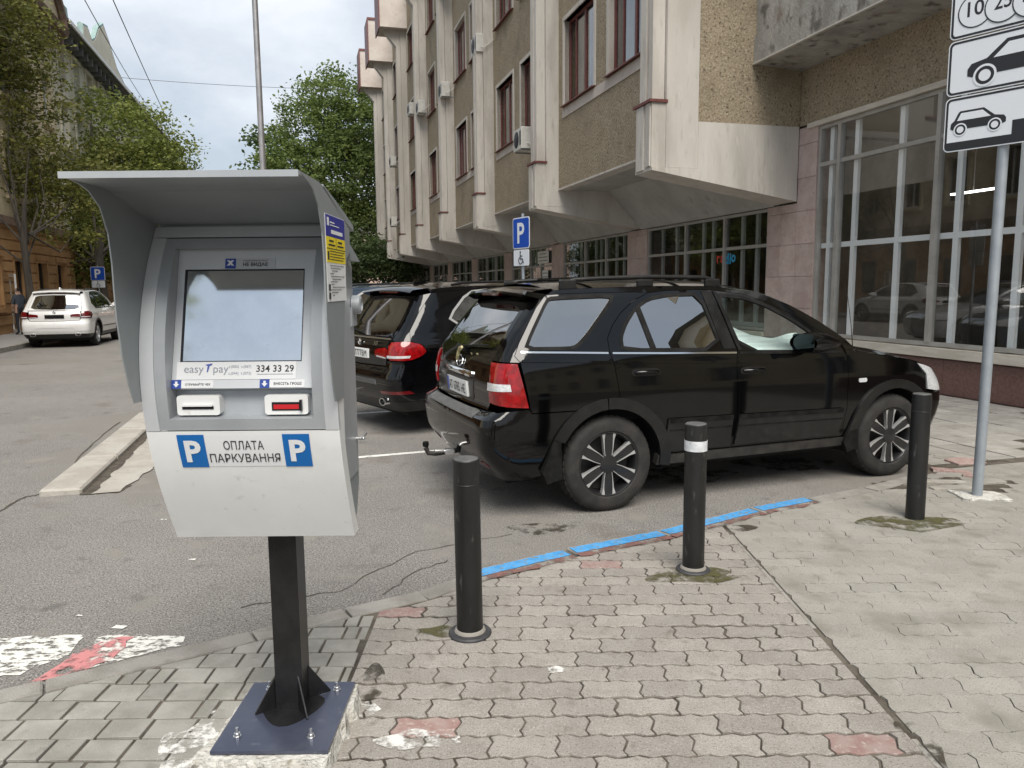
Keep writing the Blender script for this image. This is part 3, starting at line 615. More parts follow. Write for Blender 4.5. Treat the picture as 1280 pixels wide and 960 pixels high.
# notices and a coloured sticker on the ground-floor glass
def nplate(u0, u1, z0, z1, n_, lines, seed):
    p = B().box(n_, n_ + .012, u0, u1, z0, z1).build('notice', 'paper', ob); rr = random.Random(seed)
    for i in range(lines):
        z = z1 - (z1 - z0) * (i + .8) / (lines + .6); l_ = (u1 - u0) * rr.uniform(.5, .85); c = (u0 + u1) / 2
        B().box(n_ - .003, n_, c - l_ / 2, c + l_ / 2, z - .012, z + .012).build('print_line', 'ink', p)
g2 = GW[2]
nplate(g2[0] + .35, g2[0] + 1.75, 2.62, 3.10, NW - .02, 3, 1); nplate(g2[0] + .45, g2[0] + 1.15, 1.55, 2.35, NW - .02, 5, 2)
for (s_, u_, mt) in (('r', 15.95, 'sign_red'), ('a', 15.78, 'sign_red'), ('d', 15.58, 'sign_cyan'), ('i', 15.44, 'sign_cyan'), ('o', 15.31, 'sign_cyan')):
    letter('sticker_letter', s_, mt, ob, (NW + .055 - OB[0], u_ - OB[1], 2.30), (0, -1, 0), (0, 0, 1), height=.24 if s_ in 'di' else .17, bold=.03)
# air conditioners hung on the facade
M('ac_white', (0.62, 0.61, 0.57), 0.5, col2=(0.55, 0.53, 0.48), vscale=5); M('dark_metal', (0.03, 0.03, 0.032), 0.5, metal=.4); M('galv', (0.38, 0.39, 0.40), 0.4, metal=.8)
def ac_unit(u_, z_, label, n_=NS):
    r = empty('air_conditioner', BW(n_ - .32, u_, z_)); r.rotation_euler.z = ANG
    tag(r, label, 'air conditioner', 'air conditioners hung on the office facade')
    MB().cbox(-.28, .10, -.42, .42, 0, .60, .02).build('casing', 'ac_white', r)
    g = MB().lathe([(.23, 0), (.23, .012), (.20, .02), (.05, .02), (.05, .03), (.001, .03)], 24, lambda x, y, z: (-.282 - z, y + .08, x + .30)).build('fan_grille', 'dark_metal', r, 40)
    for s in (-.32, .32): MB().box(-.26, .32, s - .02, s + .02, -.04, -.002).build('bracket', 'galv', r)
    MB().tube([(-.1, -.43, .15), (-.05, -.5, .1), (.15, -.5, .25), (.31, -.5, .4)], .018, 6).build('pipe', 'white_wood', r)
    MB().box(-.2825, -.279, -.36, -.22, .1, .5).build('vent_panel', 'dark_metal', r)
acs = [(21.9, 5.65, 'air conditioner below the first-floor windows, beside the second fin from the corner'), (27.35, 9.85, 'air conditioner below the second-floor windows near the third fin from the corner'),
       (33.95, 9.9, 'air conditioner on the fourth fin, lower of two at second-floor level'), (33.6, 14.2, 'air conditioner high on the facade under a third-floor window'),
       (40.4, 10.6, 'air conditioner beside the fifth fin at second-floor window height'), (43.5, 11.2, 'air conditioner between the fifth and sixth fins at second-floor height'),
       (52.5, 9.8, 'small far air conditioner near the last fins at second-floor level'), (53.0, 5.9, 'far air conditioner low on the facade by the last fins')]
for a in acs: ac_unit(*a)
# ------------------------------------------------------------------ far side of the street
M('ochre', (0.36, 0.20, 0.085), 0.9, col2=(0.44, 0.255, 0.115), vscale=1.3, bump=0.3, bscale=30, rnd=.05)
M('cream', (0.60, 0.51, 0.35), 0.9, col2=(0.68, 0.59, 0.42), vscale=1.0, bump=0.2, bscale=20)
M('pale_cream', (0.62, 0.585, 0.47), 0.9, col2=(0.70, 0.665, 0.55), vscale=1.0, bump=0.2, bscale=20)
M('brown_stone', (0.17, 0.115, 0.085), 0.9, col2=(0.23, 0.16, 0.12), vscale=2, bump=.2, bscale=20)
M('grey_cornice', (0.12, 0.12, 0.12), 0.85, col2=(0.17, 0.17, 0.165), vscale=2); M('copper', (0.24, 0.36, 0.34), 0.7, col2=(0.32, 0.42, 0.40), vscale=3)
M('white_frame', (0.70, 0.70, 0.68), 0.5); M('door_wood', (0.05, 0.035, 0.028), 0.6); M('grey_tile', (0.22, 0.21, 0.20), .9, col2=(.27, .26, .25), vscale=2)
NL = -10.5
sw = MB().prism([tuple(BW(-8.15, 8).to_2d()), tuple(BW(-8.15, 95).to_2d()), tuple(BW(NL - .05, 95).to_2d()), tuple(BW(NL - .05, 8).to_2d())], -.02, .13).build('far_pavement', 'grey_tile'); tag(sw, kind='structure')
u_ = 10
while u_ < 60:
    p = [BW(-8.14, u_ + .01).to_2d(), BW(-7.98, u_ + .01).to_2d(), BW(-7.98, u_ + 1.19).to_2d(), BW(-8.14, u_ + 1.19).to_2d()]
    MB().prism([tuple(q) for q in p], -.05, .142).build('kerb_stone', 'kerbstone', sw); u_ += 1.2
def left_house(name, label, ua, ub, floors, wallm, groundm, cornm, zg, zt, seed, doors=()):
    org = (NL, ua, 0); r = empty(name, BW(NL, ua)); r.rotation_euler.z = ANG; tag(r, label, 'building'); Q = lambda: MB(org); rr = random.Random(seed)
    nwin = int((ub - ua) / 2.6); pw = (ub - ua) / nwin; holes = []
    for k in range(nwin):
        c = ua + pw * (k + .5)
        isdoor = any(abs(c - d) < pw / 2 for d in doors)
        holes.append((c - .62, c + .62, .1 if isdoor else 1.1, 3.0, isdoor))
        for z in floors: holes.append((c - .58, c + .58, z, z + 2.1, None))
    def wall(z0, z1, mat, nm):
        hs = [h for h in holes if h[2] < z1 and h[3] > z0]; us = sorted({ua, ub, *[h[0] for h in hs], *[h[1] for h in hs]}); zs = sorted({z0, z1, *[max(h[2], z0) for h in hs], *[min(h[3], z1) for h in hs]})
        m_ = Q(); holed(us, zs, hs, NL - .35, NL, m_); return m_.build(nm, mat, r)
    gw = wall(.1, zg, groundm, 'ground_floor_wall'); wall(zg + .3, zt, wallm, 'wall')
    for c0, c1, z0, z1, kind in holes:
        m_ = Q(); m_.box(NL - .22, NL - .14, c0, c0 + .08, z0, z1); m_.box(NL - .22, NL - .14, c1 - .08, c1, z0, z1); m_.box(NL - .22, NL - .14, c0 + .08, c1 - .08, z1 - .08, z1); m_.box(NL - .22, NL - .14, c0 + .08, c1 - .08, z0, z0 + .1)
        if kind is None: m_.box(NL - .22, NL - .14, (c0 + c1) / 2 - .04, (c0 + c1) / 2 + .04, z0 + .1, z1 - .08)
        w_ = m_.build('door' if kind else 'window', 'door_wood' if kind is not None else 'white_frame', r)
        Q().box(NL - .19, NL - .18, c0 + .05, c1 - .05, z0 + .05, z1 - .05).build('pane', 'dark_glass', w_)
        m_ = Q(); t = .16; m_.box(NL, NL + .07, c0 - t, c0, z0, z1); m_.box(NL, NL + .07, c1, c1 + t, z0, z1); m_.box(NL, NL + .12, c0 - t - .06, c1 + t + .06, z1, z1 + .22)
        if not kind: m_.box(NL, NL + .14, c0 - t, c1 + t, z0 - .16, z0 - .002)
        m_.build('surround', wallm if kind is None else groundm, w_)
    z = .45                                            # rusticated courses
    while z < zg - .2:
        edges = [ua] + [x for h in holes if h[2] < z + .2 < h[3] for x in (h[0] - .17, h[1] + .17)] + [ub]
        for a, b in zip(edges[::2], edges[1::2]):
            if b - a > .1: Q().box(NL, NL + .055, a + .01, b - .01, z + .03, z + .37).build('stone_course', groundm, gw)
        z += .40
    Q().box(NL - .35, NL + .22, ua, ub, zg, zg + .3).build('string_course', cornm, r)
    Q().prism([(NL - .35, zt), (NL + .15, zt), (NL + .2, zt + .25), (NL + .75, zt + .40), (NL + .85, zt + .65), (NL - .35, zt + .8)], ua - .1, ub + .1, lambda x, z, h: (x, h, z)).build('cornice', cornm, r)
    k = ua + .3
    while k < ub: Q().box(NL + .18, NL + .6, k, k + .22, zt - .12, zt + .24).build('corbel', cornm, r); k += .95
    Q().prism([(NL - .2, zt + .8), (NL - 4.5, zt + 3.0), (NL - 9, zt + .8)], ua, ub, lambda x, z, h: (x, h, z)).build('roof', 'grey_cornice', r)
    Q().box(NL - 9, NL - .4, ua + .05, ub - .05, .1, zt + .79).build('core', 'room', r)
    Q().box(NL - 9, NL - .36, ua, ua + .048, .1, zt + .79).build('side_wall', wallm, r)
    return r
hA = left_house('ochre_house', 'ochre and cream townhouse with rusticated ground floor behind the olive tree', 14, 41.2, (5.4, 9.2), 'cream', 'ochre', 'brown_stone', 4.2, 13.0, 2, doors=(35.8,))
hB = left_house('cream_house', 'pale cream townhouse with dark cornice and curved roof gable behind green tree', 41.3, 78, (5.3, 8.6, 11.2), 'pale_cream', 'ochre', 'grey_cornice', 4.2, 13.6, 4)
# gable on the second house
pts = [(46.5, 14.4), (46.7, 15.6), (47.6, 15.75), (48.4, 15.3), (49.2, 15.6), (50.2, 16.5), (51.5, 17.1), (52.8, 16.5), (54.6, 15.4), (57, 14.9), (59, 14.42)]
Q = MB((NL, 41.3, 0)); Q.prism(pts, NL - .1, NL + .25, lambda a, b, h: (h, a, b)); gb = Q.build('gable', 'pale_cream', hB)
cp = MB((NL, 41.3, 0)); cp.tube([(NL + .1, a, b + .05) for a, b in pts], .16, 6); cp.build('gable_coping', 'copper', gb)
Q = MB((NL, 41.3, 0)); Q.box(NL + .85, NL + .93, 41.2, 78.1, 14.0, 14.2); Q.build('gutter', 'white_frame', hB)
Q = MB((NL, 41.3, 0)); Q.prism([(44.2, 14.4), (44.6, 16.3), (46.4, 16.3), (46.8, 14.4)], NL - 2.2, NL - .4, lambda a, b, h: (h, a, b)); Q.build('dormer', 'copper', hB)
# arched brown cornice and turret on the first house
Q = MB((NL, 14, 0)); arc = [(36.0 + 2.6 + 2.6 * math.cos(t), 13.75 + 1.6 * math.sin(t)) for t in np.linspace(math.pi, 0, 14)]; Q.tube([(NL + .6, a, b) for a, b in arc], .22, 6); Q.build('arched_pediment', 'brown_stone', hA)
Q = MB((NL, 14, 0)); Q.prism(arc, NL - .3, NL + .5, lambda a, b, h: (h, a, b)); Q.build('pediment_wall', 'cream', hA)
Q = MB((NL, 14, 0)); Q.box(NL - 2.5, NL - .4, 36.5, 40.6, 13.8, 17.5); Q.build('turret', 'cream', hA)
# white framed glass door standing open, sign over it
dr = empty('open_glass_door', BW(NL + .02, 33.15)); dr.rotation_euler.z = ANG + rad(-62); tag(dr, 'white framed glass door standing open at the ochre townhouse', 'door')
m_ = MB(); m_.box(0, .08, -.03, .03, .13, 2.35); m_.box(.92, 1.0, -.03, .03, .13, 2.35); m_.box(.08, .92, -.03, .03, 2.24, 2.35); m_.box(.08, .92, -.03, .03, .13, .28); m_.box(.08, .92, -.028, .028, .95, 1.03); m_.build('frame', 'white_frame', dr)
MB().box(.07, .93, -.004, .004, .25, 2.26).build('pane', 'shop_glass', dr); MB().tube([(.9, -.04, 1.15), (.86, -.12, 1.2), (.86, -.12, 1.45), (.9, -.04, 1.5)], .015, 6).build('handle', 'white_frame', dr)
pb = empty('stone_planter', BW(-9.2, 25.9)); pb.rotation_euler.z = ANG; tag(pb, 'low dark stone block on the far pavement behind the white car', 'planter')
MB().cbox(-.3, .3, -.45, .45, .13, .45, .03).build('box', 'brown_stone', pb); MB().cbox(-.22, .22, -.36, .36, .45, .62, .05).build('soil_mound', 'mud_and_shade', pb)

# houses closing the street far ahead, and a low house across the crossing behind the viewpoint (seen mirrored in the car windows)
M('rose', (0.42, 0.31, 0.26), .9, col2=(.48, .36, .30), vscale=1)
def plain_house(name, label, n0, u0, rz, w, d, h, wall, seed, cat='building'):
    o = BW(n0, u0); r = empty(name, o, rz); tag(r, label, cat); rr = random.Random(seed); k = int(w / 3.0); pw = w / k; fl = [z for z in (1.0, 4.4, 7.8, 11.0) if z + 1.9 < h]
    holes = [(pw * (i + .5) - .6, pw * (i + .5) + .6, z, z + 1.8) for i in range(k) for z in fl]; us = sorted({0, w, *[q[0] for q in holes], *[q[1] for q in holes]}); zs = sorted({0, h, *[q[2] for q in holes], *[q[3] for q in holes]})
    m_ = MB(); 
    for a, b in zip(us, us[1:]):
        for c, e in zip(zs, zs[1:]):
            if not any(q[0] < (a + b) / 2 < q[1] and q[2] < (c + e) / 2 < q[3] for q in holes): m_.box(a, b, 0, .3, c, e)
    m_.build('wall', wall, r); MB().box(.05, w - .05, .31, d, 0, h).build('core', 'room', r)
    for q in holes:
        f = MB(); f.box(q[0], q[0] + .08, .12, .2, q[2], q[3]); f.box(q[1] - .08, q[1], .12, .2, q[2], q[3]); f.box(q[0] + .08, q[1] - .08, .12, .2, q[3] - .08, q[3]); f.box((q[0] + q[1]) / 2 - .03, (q[0] + q[1]) / 2 + .03, .12, .2, q[2], q[3] - .08); w_ = f.build('window', 'white_frame', r)
        MB().box(q[0] + .02, q[1] - .02, .16, .17, q[2], q[3]).build('pane', 'dark_glass', w_)
    MB().prism([(-.5, h), (d / 2, h + 2.6), (d + .3, h)], -.3, w + .3, lambda a, b, c: (c, a, b)).build('roof', 'grey_cornice', r); MB().box(-.1, w + .1, -.25, .299, h - .35, h - .002).build('eaves', 'pale_cream', r); return r
plain_house('rose_house', 'distant rose coloured house closing the street below the dark tree', -16, 96, ANG, 44, 9, 8.5, 'rose', 1)
plain_house('low_house', 'low cream house beside the office block, mirrored in the side windows of the black car', 11, 1.5, ANG - math.pi / 2, 26, 9, 7.9, 'cream', 2)
# ------------------------------------------------------------------ trees
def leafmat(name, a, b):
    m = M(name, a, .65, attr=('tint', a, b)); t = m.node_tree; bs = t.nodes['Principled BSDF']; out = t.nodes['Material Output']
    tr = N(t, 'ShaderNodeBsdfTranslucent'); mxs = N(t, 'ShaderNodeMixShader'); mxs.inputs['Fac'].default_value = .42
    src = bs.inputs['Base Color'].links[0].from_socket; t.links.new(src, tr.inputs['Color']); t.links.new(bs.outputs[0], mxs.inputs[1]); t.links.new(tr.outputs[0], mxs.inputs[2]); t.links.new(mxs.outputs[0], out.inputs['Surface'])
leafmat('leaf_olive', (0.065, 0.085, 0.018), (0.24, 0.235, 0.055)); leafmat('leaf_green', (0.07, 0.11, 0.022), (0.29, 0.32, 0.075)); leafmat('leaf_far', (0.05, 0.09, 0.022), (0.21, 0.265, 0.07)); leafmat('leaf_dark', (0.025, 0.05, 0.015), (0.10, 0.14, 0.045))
M('bark', (0.035, 0.029, 0.023), .95, col2=(0.065, 0.055, 0.044), vscale=6, coordscale=(1, 1, .2), bump=.8, bscale=18)
def tree(name, label, base, h_trunk, lobes, leaf, nleaf, mat, seed, trunk_r=.22, clump=.55, limbs=1):
    rg = np.random.RandomState(seed); r = empty(name, base); tag(r, label, 'tree', 'street trees')
    b = MB(); top = np.array([0, 0, h_trunk]); b.tube([(0, 0, 0), (.05, .02, h_trunk * .5), (0, 0, h_trunk), (.1, .1, h_trunk + 1.5)], [trunk_r * 1.25, trunk_r, trunk_r * .85, trunk_r * .5], 10)
    for (cx_, cy_, cz_, rx, ry, rz) in lobes:
        for j in range(limbs):
            e = np.array([cx_, cy_, cz_]) + rg.uniform(-.45, .45, 3) * (rx, ry, rz); mid = top * .45 + e * .55 + rg.uniform(-.4, .4, 3) - (0, 0, .3)
            b.tube([tuple(top * rg.uniform(.75, 1.15)), tuple(mid), tuple(e)], [trunk_r * .30, trunk_r * .18, trunk_r * .06], 6)
    b.build('trunk', 'bark', r, 40)
    vol = np.array([l[3] * l[4] * l[5] for l in lobes]); P = []; T = []
    ncl = max(20, nleaf // 42)
    for l, v in zip(lobes, vol / vol.sum()):
        k = max(4, int(ncl * v)); d = rg.normal(size=(k, 3)); d /= np.linalg.norm(d, axis=1)[:, None]; rr_ = rg.uniform(.25, 1.0, k) ** .45
        C_ = np.array(l[:3]) + d * rr_[:, None] * np.array(l[3:]) * rg.uniform(.85, 1.12, (k, 1))
        for c in C_:
            q = 42; s_ = clump * rg.uniform(.6, 1.35); off = np.clip(rg.normal(size=(q, 3)), -1.9, 1.9) * (s_, s_, s_ * .45); P.append(c + off); T.append(np.clip(rg.uniform(.1, .9) * .6 + rg.uniform(0, .4, q) , 0, 1))
    P = np.concatenate(P); T = np.concatenate(T); n = len(P)
    # leaf blade: pointed quad, random tilt
    a = rg.normal(size=(n, 3)); a[:, 2] *= .55; a /= np.linalg.norm(a, axis=1)[:, None]; c = rg.normal(size=(n, 3)); bb = np.cross(a, c); bb /= np.linalg.norm(bb, axis=1)[:, None]
    s = leaf * rg.uniform(.6, 1.35, n)[:, None]
    V = np.stack([P - a * s * .5, P + bb * s * .28, P + a * s * .55, P - bb * s * .28], 1).reshape(-1, 3)
    me = bpy.data.meshes.new('crown'); F = np.arange(4 * n).reshape(-1, 4); me.from_pydata(V.tolist(), [], F.tolist())
    at = me.attributes.new('tint', 'FLOAT', 'FACE'); at.data.foreach_set('value', T.astype(np.float32)); me.polygons.foreach_set('use_smooth', [False] * n)
    link('crown', me, mat, r); return r
def rel(base, pts):
    """lobes given by picture direction and depth, stored relative to the tree's base"""
    out = []
    for (px, py, D, rx, ry, rz) in pts:
        v = ray(px, py); P = Vector((0, 0, CAMH)) + v * D; out.append((P.x - base.x, P.y - base.y, P.z, rx, ry, rz))
    return out
b1 = BW(-9.1, 30.5); tree('olive_tree', 'olive brown leafy street tree in front of the ochre townhouse', b1, 3.4,
    rel(b1, [(5, 55, 29, 2.0, 2.4, 1.5), (-40, 20, 28, 2.2, 2.5, 1.8), (55, 125, 30, 1.5, 2.0, .8), (20, 195, 30, 2.5, 2.4, 1.3), (110, 205, 31, 1.5, 2.0, .7), (55, 250, 31, 2.3, 2.2, .8), (-20, 120, 29, 2.1, 2.2, 1.6), (0, 275, 30, 1.7, 1.6, .8), (100, 245, 31, 1.6, 1.7, .7), (-50, 210, 29, 2.0, 2, 1.6), (85, 285, 31, 1.5, 1.6, .8), (40, 225, 30, 1.8, 1.8, .9)]), .16, 24000, 'leaf_olive', 1, .13, .42)
b2 = BW(-9.0, 40.5); tree('green_tree', 'full green street tree behind the white parked car', b2, 3.2,
    rel(b2, [(165, 170, 40, 2.4, 2.6, 1.8), (135, 225, 40, 2.8, 2.8, 2.0), (185, 215, 41, 2.0, 2.6, 2.0), (120, 280, 39, 2.8, 2.6, 1.7), (165, 300, 40, 2.6, 2.6, 1.9), (215, 190, 42, 1.1, 1.8, 1.2), (80, 300, 38, 1.9, 2.2, 1.4), (130, 330, 39, 2.5, 2.5, 1.0), (205, 260, 42, 1.8, 2.2, 2.2), (130, 135, 40, 1.4, 2.0, 1.0), (90, 335, 38, 1.6, 1.8, .9), (110, 250, 39, 1.8, 1.8, 1.2), (70, 285, 37, 1.5, 1.8, 1.3), (55, 330, 37, 1.2, 1.5, .6)]), .20, 34000, 'leaf_green', 2, .24, .45)
b3 = BW(-8.9, 54.0); tree('darker_tree', 'darker street tree further along beyond the blue parking sign', b3, 3.0,
    rel(b3, [(200, 250, 53, 3.4, 3.2, 3.0), (160, 270, 52, 3.0, 3.0, 2.6), (230, 300, 54, 3.2, 3.0, 3.0), (270, 320, 56, 3.0, 3.0, 2.4)]), .28, 13000, 'leaf_dark', 3, .24, .6)  # leaf colour darker than on the nearer street trees
b4 = BW(4.2, 66); tree('tall_tree', 'tall light green tree at the far end of the office block', b4, 5.0,
    rel(b4, [(425, 125, 66, 4.0, 4.0, 2.4), (395, 165, 65, 4.2, 4.0, 3.2), (450, 165, 66, 4.4, 4.0, 3.6), (375, 215, 64, 3.6, 4.0, 2.8), (430, 225, 65, 4.6, 4.0, 4.0), (470, 230, 66, 3.2, 4.0, 5.0), (400, 270, 64, 4.2, 4.0, 3.0), (450, 290, 65, 4.6, 4.0, 3.4), (352, 195, 64, 1.6, 2.4, 2.0), (490, 140, 70, 3.0, 3.0, 4.0)]), .30, 52000, 'leaf_far', 4, .40, .6)
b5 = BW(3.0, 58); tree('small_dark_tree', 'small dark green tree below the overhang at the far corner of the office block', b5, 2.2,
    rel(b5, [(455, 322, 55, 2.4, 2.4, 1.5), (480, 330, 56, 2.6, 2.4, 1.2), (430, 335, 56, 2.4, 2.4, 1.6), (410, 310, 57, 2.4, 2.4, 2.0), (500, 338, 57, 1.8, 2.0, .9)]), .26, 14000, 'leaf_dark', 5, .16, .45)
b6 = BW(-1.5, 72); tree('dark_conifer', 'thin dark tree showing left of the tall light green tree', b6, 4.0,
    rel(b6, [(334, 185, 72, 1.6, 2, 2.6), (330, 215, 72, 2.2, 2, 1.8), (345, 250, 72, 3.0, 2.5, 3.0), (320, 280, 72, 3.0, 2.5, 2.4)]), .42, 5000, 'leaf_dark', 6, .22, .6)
b7 = Vector((-8.6, -7.6, 0)); tree('corner_tree', 'leafy tree mirrored at the left edge of the kiosk screen', b7, 3.2, [(0.6, .4, 6.2, 1.9, 1.9, 1.3), (-.8, -.5, 7.6, 2.2, 2.2, 1.5), (1.6, .6, 4.6, 1.3, 1.3, .8), (-1.6, .8, 5.0, 1.6, 1.6, 1.2), (.2, -.4, 9.2, 1.8, 1.8, 1.3)], .17, 9000, 'leaf_green', 9, .18, .4)
# ------------------------------------------------------------------ lamp post, wires
M('post_metal', (0.34, 0.33, 0.33), .35, metal=.7, col2=(.42, .40, .40), vscale=5)
pp = ground(343, 505); lp = empty('lamp_post', (pp.x, pp.y, 0)); tag(lp, 'tall slim grey metal pole rising behind the payment kiosk', 'pole')
MB().lathe([(.12, 0), (.12, .5), (.075, .58), (.065, .62)], 20).build('base', 'post_metal', lp, 40); MB().tube([(0, 0, .6), (0, 0, 5), (0, 0, 10.5)], [.048, .040, .032], 18).build('pole', 'post_metal', lp, 50)
MB().tube([(0, 0, 10.4), (-.4, .1, 10.9), (-1.4, .4, 11.1)], .03, 10).build('arm', 'post_metal', lp, 50); MB().cbox(-1.95, -1.35, .3, .55, 11.02, 11.16, .04).build('lamp_head', 'galv', lp)
M('wire', (0.06, 0.06, 0.065), .6)
def wire(p0, d0, p1, d1, label, r=.014, sag=.25):
    a = Vector((0, 0, CAMH)) + ray(*p0) * d0; b = Vector((0, 0, CAMH)) + ray(*p1) * d1
    pts = [a.lerp(b, t) - Vector((0, 0, sag * 4 * t * (1 - t))) for t in np.linspace(0, 1, 14)]
    o = MB(tuple(pts[0])).tube([tuple(p) for p in pts], r, 5).build('overhead_wire', 'wire', loc=tuple(pts[0])); tag(o, label, 'wire', 'overhead wires')
wire((60, -20), 26, (102, 44), 46, 'short overhead wire ending at the roof gable of the cream house')
wire((95, -20), 24, (190, 140), 60, 'overhead wire passing just right of the roof gable towards the trees', .016)
wire((128, -30), 24, (240, 212), 75, 'outermost overhead wire running down the street over the carriageway', .018)
wire((140, 96), 50, (470, 112), 60, 'thin overhead wire crossing the street between roof gable and office block', .016, .2)
# ------------------------------------------------------------------ person by the door
M('shirt', (0.035, 0.045, 0.06), .9, col2=(.05, .06, .075), vscale=8); M('trousers', (0.02, 0.022, 0.03), .9); M('skin', (0.42, 0.26, 0.19), .6); M('hair', (0.02, 0.015, 0.012), .7)
def person(loc, rz):
    r = empty('person', loc, rz); tag(r, 'person in dark shirt and trousers standing by the open glass door', 'person')
    V = [(0, 0, .95), (0, 0, 1.18), (0, 0, 1.40), (0, 0, 1.50), (0, .01, 1.60), (0, .0, 1.72), (-.19, 0, 1.39), (-.25, .02, 1.12), (-.20, .12, .92), (.19, 0, 1.39), (.27, -.03, 1.14), (.18, .10, 1.02), (-.10, 0, .90), (-.11, .02, .50), (-.11, 0, .09), (-.11, .14, .04), (.10, 0, .90), (.12, .02, .50), (.12, 0, .09), (.12, .14, .04)]
    E_ = [(0, 1), (1, 2), (2, 3), (3, 4), (4, 5), (2, 6), (6, 7), (7, 8), (2, 9), (9, 10), (10, 11), (0, 12), (12, 13), (13, 14), (14, 15), (0, 16), (16, 17), (17, 18), (18, 19)]
    Rr = [.15, .155, .15, .06, .095, .085, .065, .048, .035, .065, .048, .035, .095, .065, .045, .035, .095, .065, .045, .035]
    me = bpy.data.meshes.new('body'); me.from_pydata(V, E_, []); o = link('body', me, 'shirt', r)
    o.modifiers.new('skin', 'SKIN'); o.modifiers.new('sub', 'SUBSURF').levels = 2; o.modifiers['sub'].render_levels = 2
    for sv, q in zip(me.skin_vertices[0].data, Rr): sv.radius = (q, q * .8)
    me.skin_vertices[0].data[0].use_root = True
    bpy.context.view_layer.update(); m2 = bpy.data.meshes.new_from_object(o.evaluated_get(bpy.context.evaluated_depsgraph_get()))
    o.modifiers.clear(); o.data = m2; m2.materials.clear()
    for k in ('shirt', 'trousers', 'skin', 'hair'): m2.materials.append(MATS[k])
    for p in m2.polygons:
        c = p.center; p.use_smooth = True
        p.material_index = 3 if (c.z > 1.70 or (c.z > 1.58 and c.y < -.02)) else 2 if (c.z > 1.47 or (abs(c.x) > .14 and c.z < 1.12 and c.z > .8)) else 1 if c.z < .98 else 0
    return r
person(BW(-9.75, 31.6, .13), ANG + rad(60))
# ------------------------------------------------------------------ payment kiosk (local axes: x right, y away from the user, z up; base of the post at the origin)
M('kiosk_white', (0.78, 0.79, 0.78), 0.35, col2=(0.75, 0.755, 0.745), vscale=4, spots=[(25, .64, .8, (.60, .60, .57)), (5, .58, .85, (.68, .68, .655))]); M('kiosk_grey', (0.37, 0.39, 0.41), 0.42, metal=.25, col2=(0.41, 0.43, 0.45), vscale=5, bump=.03, bscale=300)
M('kiosk_light', (0.55, 0.57, 0.59), 0.4, metal=.2, col2=(.59, .61, .63), vscale=4); M('wing_grey', (0.27, 0.295, 0.305), 0.45, metal=.2, col2=(.30, .325, .335), vscale=3)
M('black_paint', (0.006, 0.006, 0.0065), 0.35, col2=(0.011, 0.011, 0.0115), vscale=14, bump=.06, bscale=80); M('plate_blue', (0.06, 0.068, 0.105), 0.30, metal=.4, col2=(0.08, 0.088, 0.125), vscale=5, spots=[(20, .64, .78, (.13, .14, .17))])
M('steel', (0.6, 0.6, 0.6), .3, metal=.9); M('label_white', (0.74, 0.75, 0.76), .5); M('label_grey', (0.46, 0.48, 0.50), .5); M('label_blue', (0.02, 0.06, 0.32), .45); M('p_blue', (0.005, 0.13, 0.42), .45); M('poster_blue', (0.025, 0.03, 0.27), .5); M('poster_yellow', (0.80, 0.64, 0.02), .5)
M('slot_red', (0.35, 0.01, 0.015), .3, emit=((1.0, .03, .04), .10)); M('bezel_black', (0.010, 0.010, 0.012), .25)
M('screen', (0.74, 0.76, 0.775), .06, metal=1.0, col2=(.80, .815, .825), vscale=9, spots=[(14, .66, .8, (.58, .60, .60))]); M('grey_text', (0.25, 0.27, 0.32), .6); M('logo_blue', (0.06, 0.10, 0.38), .5)
M('crumbly_concrete', (0.40, 0.385, 0.345), .95, col2=(0.54, 0.53, 0.49), vscale=11, bump=1.0, bscale=40, spots=[(30, .58, .72, (.22, .20, .165))])
KX, KY = -0.893, 2.80
ks = empty('payment_kiosk', (KX, KY, 0)); tag(ks, 'grey and white parking payment kiosk with hooded touch screen on a black post', 'payment kiosk')
def Kb(): return MB((0, KY, 0))
arcp = [(2.657, .815), (2.595, .93), (2.54, 1.056), (2.50, 1.16), (2.473, 1.263), (2.461, 1.371), (2.466, 1.475), (2.490, 1.604), (2.551, 1.761), (2.648, 1.914)]
_az = [p[1] for p in arcp]; _ay = [p[0] for p in arcp]
def arcY(z):                                          # smooth through the measured points
    i = 0; return float(np.interp(z, AZ, AY))
_zz = np.linspace(.815, 1.914, 120); _c = np.polyfit(_az, _ay, 5); AZ, AY = _zz, np.polyval(_c, _zz)
def arc_strip(mb, x0, x1, z0, z1, off=0.0, back=.02, n=14):
    zs = np.linspace(z0, z1, n); f = []; fr = [[(x0, arcY(z) + off, z) for z in zs], [(x1, arcY(z) + off, z) for z in zs]]; bk = [[(x0, arcY(z) + off + back, z) for z in zs], [(x1, arcY(z) + off + back, z) for z in zs]]
    mb.grid(fr); mb.grid(bk[::-1]); mb.grid([fr[0], bk[0]]); mb.grid([bk[1], fr[1]])
    for e in (0, -1): mb.add([fr[0][e], fr[1][e], bk[1][e], bk[0][e]], [(0, 1, 2, 3)])
HW = .320
for _x0, _x1 in ((-HW, -.275), (.275, HW)): b = Kb(); arc_strip(b, _x0, _x1, 1.236, 1.875); b.build('front_frame', 'kiosk_light', ks, 35)
b = Kb(); arc_strip(b, -HW, HW, 1.877, 1.914, 0, .02, 4); b.build('front_frame', 'kiosk_light', ks, 35)
b = Kb(); arc_strip(b, -HW, HW, .815, 1.234, -.001, .02, 24); low = b.build('lower_panel', 'kiosk_white', ks, 35)
b = Kb(); arc_strip(b, -.275, -.238, 1.238, 1.873, .004); arc_strip(b, .238, .275, 1.238, 1.873, .004); arc_strip(b, -.238, .238, 1.838, 1.873, .004, .02, 4); arc_strip(b, -.238, .238, 1.238, 1.276, .004, .02, 4); bez = b.build('bezel', 'kiosk_grey', ks, 35)
